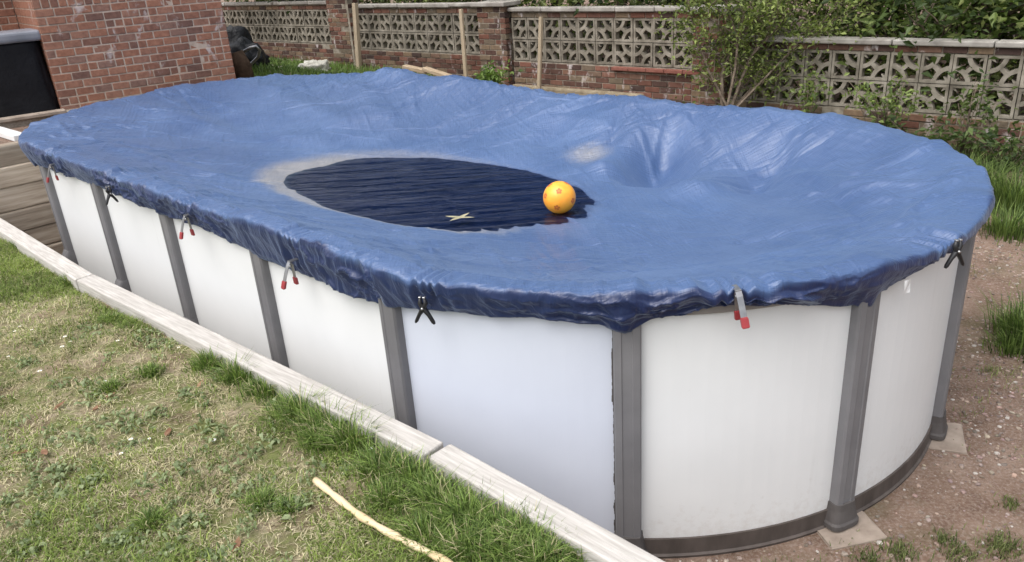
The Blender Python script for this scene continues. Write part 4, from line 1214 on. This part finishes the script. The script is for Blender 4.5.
# deeper backdrop of tall crowns (seen in the puddle's reflection)
for i, (w_, f_, h_) in enumerate(((-12, 6, 6.5), (-8.5, 5, 6.0), (-5, 5.5, 6.2), (-1.5, 5, 5.5), (2.5, 5.5, 5.0), (7, 5, 5.0))):
    b = WALL(w_, -f_, 0); b.z = gz(b.x, b.y) - .05
    make_tree('tall_tree', ['tall dark tree far behind the house', 'tall dark tree behind the far left wall', 'tall dark tree behind the left pier', 'tall dark tree behind the middle wall', 'tall dark tree behind the shrub', 'tall dark tree behind the lower right wall'][i],
              b, [((random.gauss(0, .2), random.gauss(0, .2), 1), 1.0) for _ in range(4)], h_ * .5, .12, 3, 12000, .30, DK0, DK1, .62, 'tree', 'tall trees far beyond the wall', .8)

def hedge_pts(n):
    w = rng.uniform(-11, 9, n); f = -rng.uniform(.28, 1.5, n)
    sk = rng.random(n)
    top = np.where(w < 1.7, 2.05, 1.75) + .55 * (fbm(w * .9, f * 1.5, 91) - .5) * 2
    z = rng.uniform(0, 1, n) ** .8 * (top - .2) + .25
    ok = rng.random(n) < (.25 + .75 * sstep(.34, .55, fbm(w * 1.8, z * 1.8 + f, 93))) * np.where((w > 1.7) & (z > 1.15), .45, 1.0)
    q = WA + WU * w[:, None] + WN * f[:, None]
    return np.c_[q, z][ok], w[ok], f[ok]
P, hw, hf = hedge_pts(42000)
tc = np.clip(.25 + .75 * (fbm(hw * 1.3, P[:, 2] * 1.5, 95) - .35) * 1.6 + .35 * sstep(2, 4, hw), 0, 1)
o = link('undergrowth', leaf_mesh('undergrowth', P, .085, (.026, .038, .015), (.25, .29, .10), aspect=.5, crng=tc), M['leaf'])
tag(o, 'tangled dark hedge growth filling the strip behind the garden wall', 'hedge', kind='stuff')
# the multi-stemmed shrub in front of the wall, stems laid along what the photograph shows
SBD = 8.7
sb = pix(727, 122, SBD); sbz = gz(sb[0], sb[1]); base = Vector((sb[0], sb[1], sbz - .05))
shr = thing('shrub', 'loose leafy shrub with several bare stems in front of the wall', 'shrub', base)
bm = bmesh.new(); tips = []
STEMS = [([(728, 108), (708, 70), (700, 45), (690, 12), (686, -25)], .016, -.10), ([(722, 108), (722, 75), (730, 50), (745, 25), (760, -10), (768, -40)], .024, .05),
         ([(731, 108), (741, 80), (752, 55), (775, 30), (795, 5), (808, -25)], .02, -.05), ([(733, 109), (752, 88), (772, 72), (806, 50), (826, 28), (842, 4)], .019, .15),
         ([(727, 108), (735, 70), (738, 40), (728, 10), (724, -25)], .018, -.2), ([(729, 108), (750, 70), (765, 45), (786, 22), (790, -20)], .015, .25),
         ([(735, 109), (765, 78), (792, 50), (822, 22), (846, -8), (858, -30)], .015, -.12), ([(732, 108), (748, 60), (782, 12), (815, -15), (835, -40)], .014, .1)]
for pts, r0, dd in STEMS:
    P = [Vector(base)] + [Vector(pix(x, y, SBD + dd * (i + 1) * .35)) for i, (x, y) in enumerate(pts)]
    P = [p - base for p in P]
    tube(bm, P, [r0 * (1.1 - .8 * i / len(P)) for i in range(len(P))], 7)
    for i in range(2, len(P)):
        for k in range(4 if i > 2 else 2):
            q = P[i - 1].lerp(P[i], random.random())
            d = (P[i] - P[i - 1]).normalized() + Vector((random.gauss(0, .7), random.gauss(0, .7), random.gauss(.1, .5)))
            branchy(q, d, 1, r0 * .32, bm, tips, random.uniform(.28, .58), .7, 5)
link('stem', bm_mesh('stem', bm, True), M['bark'], shr)
tp = np.array([p[:] for p in tips]); ck = rng.random(len(tp))
ii = rng.integers(0, len(tp), 11000)
P = tp[ii] + rng.normal(0, .09, (11000, 3))
cr = link('crown', leaf_mesh('crown', P, .056, (.06, .09, .025), (.30, .36, .11), aspect=.48, crng=ck[ii]), M['leaf'], shr); cr['kind'] = 'stuff'

# plants
def weed(name, label, x, y, h, n_st, spread, nl, ls, c0, c1, cat='plant', group=None, z=None, aspect=.5):
    zb = gz(x, y) if z is None else z
    t = thing(name, label, cat, (x, y, zb - .02), 0, group)
    bm = bmesh.new(); pts = []
    for k in range(n_st):
        an = random.random() * 6.28; r = spread * random.random()
        p0 = Vector((random.gauss(0, .04), random.gauss(0, .04), 0)); p2 = Vector((math.cos(an) * r, math.sin(an) * r, h * random.uniform(.6, 1)))
        p1 = p0.lerp(p2, .5) + Vector((0, 0, h * .12))
        tube(bm, [p0, p1, p2], [.006, .0045, .002], 5)
        for j in range(10): pts.append((p0.lerp(p1, j / 9) if j < 4 else p1.lerp(p2, (j - 4) / 5))[:])
    link('stem', bm_mesh('stem', bm, True), M['bark'], t)
    pts = np.array(pts); ii = rng.integers(0, len(pts), nl)
    P = pts[ii] + rng.normal(0, .05, (nl, 3)) * min(1.6, h * 1.6)
    P[:, 2] = np.maximum(P[:, 2], .02)
    cr = link('foliage', leaf_mesh('foliage', P, ls, c0, c1, aspect=aspect), M['leaf'], t); cr['kind'] = 'stuff'
    return t
def blades(P, H, Wd, lean, c0, c1, seed=0, tcol=None, dirs=None):
    """curved tapering grass blades, three segments"""
    n = len(P)
    an = rng.uniform(0, 2 * math.pi, n) if dirs is None else dirs
    dx = np.stack([np.cos(an), np.sin(an), np.zeros(n)], -1); sx = np.stack([-np.sin(an), np.cos(an), np.zeros(n)], -1)
    up = np.array([0, 0, 1.0])
    H = H[:, None]; Wd = Wd[:, None]; lean = lean[:, None]
    mid = P + up * H * .55 + dx * H * lean * .30; tip = P + up * H * (1 - .25 * lean) + dx * H * lean
    V = np.stack([P - sx * Wd, P + sx * Wd, mid + sx * Wd * .75, mid - sx * Wd * .75, tip], 1).reshape(-1, 3)
    i = np.arange(n) * 5
    F = [np.stack([i, i + 1, i + 2, i + 3], -1), np.stack([i + 3, i + 2, i + 4], -1)]
    t = rng.random(n) if tcol is None else np.clip(tcol + rng.normal(0, .16, n), 0, 1)
    c = np.array(c0) * (1 - t[:, None]) + np.array(c1) * t[:, None]
    c = c * rng.uniform(.5, 1.35, (n, 1))
    c5 = np.repeat(c, 5, 0)
    return V, F, c5
def grass_tuft(label, x, y, h, r, n, c0=(.045, .085, .018), c1=(.19, .26, .07), z=None, cat='grass tuft', group='grass tufts', wd=.0035):
    zb = gz(x, y) if z is None else z
    t = rng.normal(0, 1, (n, 2)) * r * .42
    P = np.c_[t, np.zeros(n) - .01]
    an = np.arctan2(t[:, 1], t[:, 0]) + rng.normal(0, .6, n)
    V, F, c = blades(P, h * rng.uniform(.45, 1.1, n), np.full(n, wd) * rng.uniform(.6, 1.3, n), rng.uniform(.15, .95, n), c0, c1, dirs=an)
    o = link('grass_tuft', npmesh('grass_tuft', V, F, col=c), M['grass'], None, (x, y, zb))
    return tag(o, label, cat, group)
def gp(x, y, z=0.05):
    for _ in range(6):
        q = onz(x, y, z); z = gz(q[0], q[1])
    return q
# right-hand bed
LG0, LG1 = (.07, .11, .03), (.27, .34, .11)
w1 = WALL(3.6, .30); weed('climbing_weed', 'pale green climbing weed against the lower wall', w1.x, w1.y, .75, 14, .42, 520, .06, LG0, LG1)
w1 = WALL(2.75, .25); weed('climbing_weed', 'small pale weed growing up the wall just right of the shrub', w1.x, w1.y, .80, 8, .25, 230, .075, LG0, LG1)
w1 = WALL(4.35, .35); weed('climbing_weed', 'tall thin weed growing up the lower wall near the right edge', w1.x, w1.y, .85, 10, .3, 300, .065, (.04, .07, .02), (.17, .22, .07))
w1 = WALL(4.0, .55); weed('bramble', 'dark leafy bramble at the foot of the lower wall', w1.x, w1.y, .42, 14, .5, 420, .075, (.03, .055, .018), (.12, .17, .05))
w1 = WALL(4.75, .5); weed('bramble', 'dark leafy bramble at the right edge below the wall', w1.x, w1.y, .42, 14, .5, 420, .075, (.03, .055, .018), (.13, .18, .06))
w1 = WALL(3.3, .6); weed('bramble', 'dark leafy bramble peeping over the cover right of the shrub', w1.x, w1.y, .34, 12, .4, 240, .07, (.03, .055, .018), (.13, .18, .06))
for px, py, h, r, n, lb in ((985, 196, .38, .22, 420, 'bright grass tuft touching the right end of the cover'), (1014, 212, .42, .26, 520, 'big bright grass tuft at the right edge behind the pool'),
                            (1008, 235, .26, .2, 380, 'low grass tuft at the edge of the gravel, right'), (965, 178, .34, .2, 340, 'grass tuft behind the right end of the cover'),
                            (1020, 335, .26, .16, 420, 'green grass clump at the right edge of the gravel'), (1040, 345, .28, .2, 300, 'grass clump just beyond the right edge of the gravel'), (1012, 350, .14, .13, 260, 'low dark grass below the green clump at right')):
    q = gp(px, py); grass_tuft(lb, q[0], q[1], h, r, n)
SMALL = ((1005, 548, .09, 420), (900, 553, .07, 260), (945, 540, .05, 120), (1010, 505, .05, 110), (787, 527, .03, 40), (990, 372, .06, 80), (870, 560, .06, 160), (960, 556, .08, 200))
# low yellowish moss and long grass behind the pool at left
q = pix(490, 84, 10.9); weed('leafy_plant', 'bright green leafy plant at the foot of the capped pier', q[0], q[1], .52, 20, .34, 900, .075, (.06, .11, .03), (.24, .34, .09))
def patch_grass(name, label, pts_fn, n, h0, h1, c0, c1, wd=.006):
    P = pts_fn(n); hh = rng.uniform(h0, h1, len(P))
    V, F, c = blades(P, hh, np.full(len(P), wd), rng.uniform(.2, .9, len(P)), c0, c1, tcol=fbm(P[:, 0] * 1.3, P[:, 1] * 1.3, 66))
    o = link(name, npmesh(name, V, F, col=c), M['grass']); tag(o, label, 'grass', kind='stuff')
    return o
def back_pts(n):
    w = rng.uniform(-9, -1.0, n); f = rng.uniform(.15, 3.4, n) ** 1.0
    q = WA + WU * w[:, None] + WN * f[:, None]
    s, a = SA(q[:, 0], q[:, 1])
    hd = (q - HA2) @ HU; hf = (q - HA2) @ HN
    ok = (np.hypot(s - np.clip(s, 0, PL), a - PR) > PR + .35) & ~((hd < HLEN + .1) & (hf < .4))
    ok &= rng.random(n) < np.where(w > -3, .35, 1.0)
    q = q[ok]
    return np.c_[q, ground_z(q[:, 0], q[:, 1]) - .01]
patch_grass('back_grass', 'long green grass between the pool and the far wall', back_pts, 24000, .05, .17, (.05, .10, .022), (.19, .28, .07), .006)
def right_pts(n):
    w = rng.uniform(1.5, 7, n); f = rng.uniform(.1, 1.9, n) * rng.random(n) ** .5
    q = WA + WU * w[:, None] + WN * f[:, None]
    s, a = SA(q[:, 0], q[:, 1]); ok = np.hypot(s - np.clip(s, 0, PL), a - PR) > PR + .5
    q = q[ok]; return np.c_[q, ground_z(q[:, 0], q[:, 1]) - .01]
patch_grass('bed_grass', 'rough green grass along the foot of the lower wall', right_pts, 5500, .04, .20, (.04, .075, .02), (.18, .25, .07), .006)
def sparse_pts(n):
    q = np.c_[rng.uniform(.6, 6, n), rng.uniform(1.2, 7.5, n)]
    s, a = SA(q[:, 0], q[:, 1])
    ok = (np.hypot(s - np.clip(s, 0, PL), a - PR) > PR + .1) & (fbm(q[:, 0] * 2.1, q[:, 1] * 2.1, 72) > .60) & (a > -.25)
    q = q[ok]
    for px, py, r_, k_ in SMALL: q = np.r_[q, gp(px, py, 0)[:2] + rng.normal(0, r_ * .5, (k_, 2))]
    return np.c_[q, ground_z(q[:, 0], q[:, 1]) - .004]
patch_grass('gravel_grass', 'thin short grass scattered over the gravelly earth', sparse_pts, 26000, .014, .05, (.07, .10, .03), (.26, .28, .11), .0022)

# ------------------------------------------------------------------ lawn cover
def lawn_pts(n, smin=-1.7, smax=5.25, amax=3.6):
    s = rng.uniform(smin, smax, n); d = rng.uniform(.0, 1, n) ** 1.0 * amax
    a = edge_a(s) - .005 - d
    q = O5 + T * s[:, None] + N * a[:, None]
    # only what lies in front of the camera and in (or near) its view
    p = np.c_[q, np.full(n, LZ)] - [0, 0, CAM_H]
    z = p @ FWD; x = 512 + FPX * (p @ RT) / z; y = 281 - FPX * (p @ UP) / z
    ok = (z > .8) & (x > -110) & (x < 800) & (y < 650)
    q = q[ok]
    return q, (edge_a(s) - a)[ok]
GR0, GR1 = (.075, .125, .022), (.31, .38, .10)
DR0, DR1 = (.34, .29, .17), (.70, .63, .45)
q, e = lawn_pts(640000)
g1 = fbm(q[:, 0] * 1.6, q[:, 1] * 1.6, 101); g2 = fbm(q[:, 0] * 5, q[:, 1] * 5, 103)
dens = sstep(.40, .56, g1 * .5 + g2 * .5) * .84 + .16
ok = rng.random(len(q)) < dens
q, e, g1, g2 = q[ok], e[ok], g1[ok], g2[ok]
P = np.c_[q, lawn_z(q[:, 0], q[:, 1]) - .004]
dry = rng.random(len(q)) < .23 + .52 * sstep(.58, .40, g1)
def lawn_layer(name, label, m, h0, h1, w0, c0, c1, lean0, lean1):
    Pm = P[m]; n = len(Pm)
    hh = rng.uniform(h0, h1, n) * (.6 + .9 * g2[m])
    V, F, c = blades(Pm, hh, np.full(n, w0) * rng.uniform(.6, 1.3, n), rng.uniform(lean0, lean1, n), c0, c1, tcol=fbm(Pm[:, 0] * 2.5, Pm[:, 1] * 2.5, 109))
    o = link(name, npmesh(name, V, F, col=c), M['grass']); tag(o, label, 'grass', kind='stuff')
lawn_layer('lawn_grass', 'short patchy green grass of the lawn', ~dry, .014, .046, .0020, GR0, GR1, .3, 1.5)
lawn_layer('dry_grass', 'dry straw-coloured grass in the lawn', dry, .010, .030, .0018, DR0, DR1, .8, 2.4)
nth = len(P); pick = rng.random(nth) < .22
Pt = P[pick] + [0, 0, .009]; n_ = len(Pt)
an = rng.uniform(0, 6.283, n_); dd_ = np.stack([np.cos(an), np.sin(an), rng.normal(0, .22, n_)], -1) * rng.uniform(.008, .024, n_)[:, None]; ss_ = np.stack([-np.sin(an), np.cos(an), 0 * an], -1) * .0011
V = np.stack([Pt - dd_ - ss_, Pt - dd_ + ss_, Pt + dd_ + ss_ * .5, Pt + dd_ - ss_ * .5], 1).reshape(-1, 3)
i4 = np.arange(n_) * 4
c = np.array([.62, .55, .38]) * rng.uniform(.35, 1.2, (n_, 1))
tag(link('thatch', npmesh('thatch', V, [np.stack([i4, i4 + 1, i4 + 2, i4 + 3], -1)], col=np.repeat(c, 4, 0)), M['grass']), 'dead straw lying flat between the grass of the lawn', 'straw', kind='stuff')
# long tufts along the edging
TUF = [(20, 243, .09, .10), (72, 280, .10, .07), (112, 318, .05, .06), (210, 362, .11, .09), (240, 375, .13, .10), (262, 390, .10, .08), (300, 412, .15, .12), (330, 425, .17, .13), (352, 440, .16, .12), (318, 440, .10, .08),
       (385, 470, .13, .12), (415, 478, .12, .12), (440, 500, .12, .13), (470, 515, .13, .13), (500, 528, .12, .12), (530, 540, .12, .11), (560, 552, .10, .10), (590, 562, .09, .09), (430, 535, .09, .12), (470, 548, .10, .13), (505, 556, .09, .12), (540, 566, .09, .12), (390, 500, .09, .09),
       (150, 372, .05, .06), (260, 500, .06, .06), (150, 520, .06, .05), (110, 390, .05, .05), (285, 505, .04, .05)]
VV, F4, F3, CC, nb_ = [], [], [], [], 0
for px, py, h, r in TUF:
    qq = onz(px, py, LZ - .02)
    n = int(6500 * r ** 1.2 + 150)
    t_ = rng.normal(0, 1, (n, 2)) * r * .5; pp = qq[:2] + t_
    s_q, a_q = SA(pp[:, 0], pp[:, 1]); okk = a_q < edge_a(s_q) + .012; pp = pp[okk]; t_ = t_[okk]; n = len(pp)
    an = np.arctan2(t_[:, 1], t_[:, 0]) + rng.normal(0, .9, n)
    hh = h * .85 * rng.uniform(.35, 1.15, n) * np.exp(-(np.hypot(*t_.T) / (r * 1.3)) ** 2)
    V, F, c = blades(np.c_[pp, lawn_z(pp[:, 0], pp[:, 1]) - .005], hh + .015, .0021 * rng.uniform(.6, 1.3, n), rng.uniform(.15, 1.1, n), (.06, .115, .022), (.25, .34, .09), dirs=an)
    strw = rng.random(n) < .10; c[np.repeat(strw, 5)] = [.48, .43, .26]
    VV.append(V); F4.append(F[0] + nb_); F3.append(F[1] + nb_); CC.append(c); nb_ += len(V)
o = link('edging_grass', npmesh('edging_grass', np.concatenate(VV), [np.concatenate(F4), np.concatenate(F3)], col=np.concatenate(CC)), M['grass'])
tag(o, 'long green grass growing in tufts along the timber edging', 'grass', kind='stuff')
# broad-leaved weeds
WV, WF, WC = [], [], []
def rosette(px, py, r, c0, c1, n=14):
    qq = onz(px, py, LZ - .02)
    for k in range(n):
        an = random.random() * 6.283; L = r * random.uniform(.35, 1.0); w = L * random.uniform(.16, .30)
        d = np.array([math.cos(an), math.sin(an), 0]); s_ = np.array([-math.sin(an), math.cos(an), 0]); b0 = len(WV)
        tc = random.random(); cc = np.array(c0) * (1 - tc) + np.array(c1) * tc
        ox = np.array([qq[0] + random.gauss(0, r * .75), qq[1] + random.gauss(0, r * .75), 0]); ox[2] = float(lawn_z(ox[0], ox[1]))
        tl = random.uniform(.3, 1.2)
        for tt, ww_, zz2 in ((0, .25, .004), (.3, .7, .016), (.6, 1.0, .022), (.85, .7, .018), (1, .05, .010)):
            for sg in (-1, 1): WV.append(ox + d * L * tt + s_ * sg * w * ww_ + [0, 0, zz2 * tl + random.uniform(0, .008)]); WC.append(cc * (1 + .12 * sg))
        for j in range(4): WF.append((b0 + 2 * j, b0 + 2 * j + 1, b0 + 2 * j + 3, b0 + 2 * j + 2))
wl_ = [(150, 344), (172, 350), (165, 362), (120, 380), (95, 400), (60, 385), (160, 410), (290, 505), (100, 478), (70, 470), (20, 480), (10, 505), (200, 400), (225, 430), (270, 420), (250, 448), (130, 445), (45, 430), (40, 345), (85, 330), (215, 555), (30, 520), (180, 470), (340, 470), (205, 340)]
for px, py in wl_ + [(random.uniform(-20, 330), random.uniform(330, 570)) for _ in range(95)]:
    if py > 240 + px * .62 - 10 and not (px > 300 and py < 460):
        rosette(px + random.uniform(-6, 6), py + random.uniform(-4, 4), random.uniform(.022, .045), (.11, .15, .06), (.33, .38, .21), random.randint(8, 24))
tag(link('lawn_weeds', npmesh('lawn_weeds', np.array(WV), [np.array(WF)], col=np.array(WC)), M['leaf']), 'small grey-green broad leaves of weeds scattered through the lawn', 'weeds', kind='stuff')
# daisies
DS = [(20, 327), (32, 331), (65, 337), (62, 346), (70, 341), (8, 356), (118, 342), (130, 436), (148, 434), (120, 450), (212, 435), (105, 382), (40, 372), (352, 437), (370, 445), (15, 332), (320, 421), (178, 345)]
pm_ = bmesh.new()
for k in range(12):
    an = 2 * math.pi * k / 12
    c, s_ = math.cos(an), math.sin(an)
    pm_.faces.new([pm_.verts.new(v) for v in ((c * .002, s_ * .002, .02), (c * .008 - s_ * .002, s_ * .008 + c * .002, .0225), (c * .0125, s_ * .0125, .0215), (c * .008 + s_ * .002, s_ * .008 - c * .002, .0225))])
pm_ = bm_mesh('petals', pm_); pm_.materials.append(M['petal'])
em_ = bmesh.new(); bmesh.ops.create_icosphere(em_, subdivisions=1, radius=.003, matrix=Matrix.Translation((0, 0, .021))); em_ = bm_mesh('eye', em_); em_.materials.append(M['daisy_eye'])
for px, py in DS:
    qq = onz(px, py, LZ); zz_ = float(lawn_z(qq[0], qq[1]))
    t = thing('daisy', 'tiny white daisy flower dotted in the lawn', 'daisy', (qq[0], qq[1], zz_), random.random() * 6, 'daisies in the lawn')
    k = random.uniform(.6, 1.0); t.scale = (k, k, 1)
    link('petals', pm_, None, t); link('eye', em_, None, t)
# dead leaves
for px, py in ((60, 405), (45, 452), (20, 450), (200, 380), (195, 558), (95, 405), (110, 395), (235, 540), (165, 425)):
    qq = onz(px, py, LZ); zz_ = float(lawn_z(qq[0], qq[1]))
    bm = bmesh.new(); L = random.uniform(.02, .04)
    a = [bm.verts.new((x * L, y * L * .45, .012 + .006 * z_)) for x, y, z_ in ((-1, 0, 0), (-.3, .8, 1), (.5, .6, .4), (1, 0, 1.2), (.4, -.7, .6), (-.4, -.6, .2))]
    bm.faces.new(a)
    o = link('dead_leaf', bm_mesh('dead_leaf', bm), M['dead_leaf'], None, (qq[0], qq[1], zz_), (random.gauss(0, .2), random.gauss(0, .2), random.random() * 6))
    tag(o, 'small curled brown dead leaf lying on the lawn', 'leaf', 'dead leaves on the lawn')
# stick
pts = []
for px, py in ((314, 474), (335, 492), (360, 511), (385, 525), (410, 537), (440, 552), (470, 570)):
    qq = onz(px, py, LZ + .01); pts.append(Vector((qq[0], qq[1], float(lawn_z(qq[0], qq[1])) + .022 + random.gauss(0, .002))))
fine = []
for a, b in zip(pts, pts[1:]):
    for k in range(5): fine.append(a.lerp(b, k / 5))
fine.append(pts[-1])
o = link('peeled_stick', tube_mesh('peeled_stick', fine, [.0115 + .0016 * math.sin(i * 1.3) + .001 * random.random() + (.002 if i % 7 == 3 else 0) for i in range(len(fine))], 12), M['cane'])
tag(o, 'long peeled pale stick lying on the lawn in the foreground', 'stick')

# ------------------------------------------------------------------ pebbles
def pebbles(name, label, P, r, seed):
    ico = bmesh.new(); bmesh.ops.create_icosphere(ico, subdivisions=1, radius=1)
    iv = np.array([v.co[:] for v in ico.verts]); ifc = np.array([[v.index for v in f.verts] for f in ico.faces]); ico.free()
    n = len(P); k = len(iv)
    sc = r[:, None] * rng.uniform(.6, 1.3, (n, 3)) * [1, 1, .65]
    an = rng.uniform(0, 6.28, n); ca, sa = np.cos(an), np.sin(an)
    V = iv[None] * sc[:, None, :] * rng.uniform(.8, 1.2, (n, k, 1))
    X = V[..., 0] * ca[:, None] - V[..., 1] * sa[:, None]; Y = V[..., 0] * sa[:, None] + V[..., 1] * ca[:, None]
    V = np.stack([X, Y, V[..., 2]], -1) + P[:, None, :]
    F = (ifc[None] + (np.arange(n) * k)[:, None, None]).reshape(-1, 3)
    c = rng.uniform(.5, 1.3, (n, 1)) * np.array([[.31, .245, .205]]) * rng.uniform(.92, 1.08, (n, 3))
    wht = rng.random(n) < .06; c[wht] = [.48, .44, .40]
    o = link(name, npmesh(name, V.reshape(-1, 3), [F], col=np.repeat(c, k, 0)), M['peb'])
    return tag(o, label, 'gravel', kind='stuff')
m, nt, b, o = newmat('pebble_stone')
at = nd(nt, 'ShaderNodeAttribute', attribute_name='col'); v = coords(nt, 'Position')
nt.links.new(mixc(nt, 1.0, at.outputs['Color'], ramp(nt, noise(nt, v, 70), [(.3, (.7,) * 3), (.7, (1.15,) * 3)]), 'MULTIPLY'), b.inputs['Base Color'])
b.inputs['Roughness'].default_value = .85; b.inputs['Specular IOR Level'].default_value = .2
M['peb'] = m
n = 60000
qq = np.c_[rng.uniform(.5, 5.5, n), rng.uniform(1.6, 7.2, n)]
s, a = SA(qq[:, 0], qq[:, 1]); sdp = np.hypot(s - np.clip(s, 0, PL), a - PR) - PR
ok = (sdp > .04) & (rng.random(n) < .30 + .70 * sstep(.40, .62, fbm(qq[:, 0] * 1.4, qq[:, 1] * 1.4, 120))) & (a > -.3)
qq = qq[ok]; r = .0028 + .011 * rng.random(len(qq)) ** 4
pebbles('gravel', 'small stones scattered over the reddish earth round the pool', np.c_[qq, ground_z(qq[:, 0], qq[:, 1]) + r * .25], r, 1)
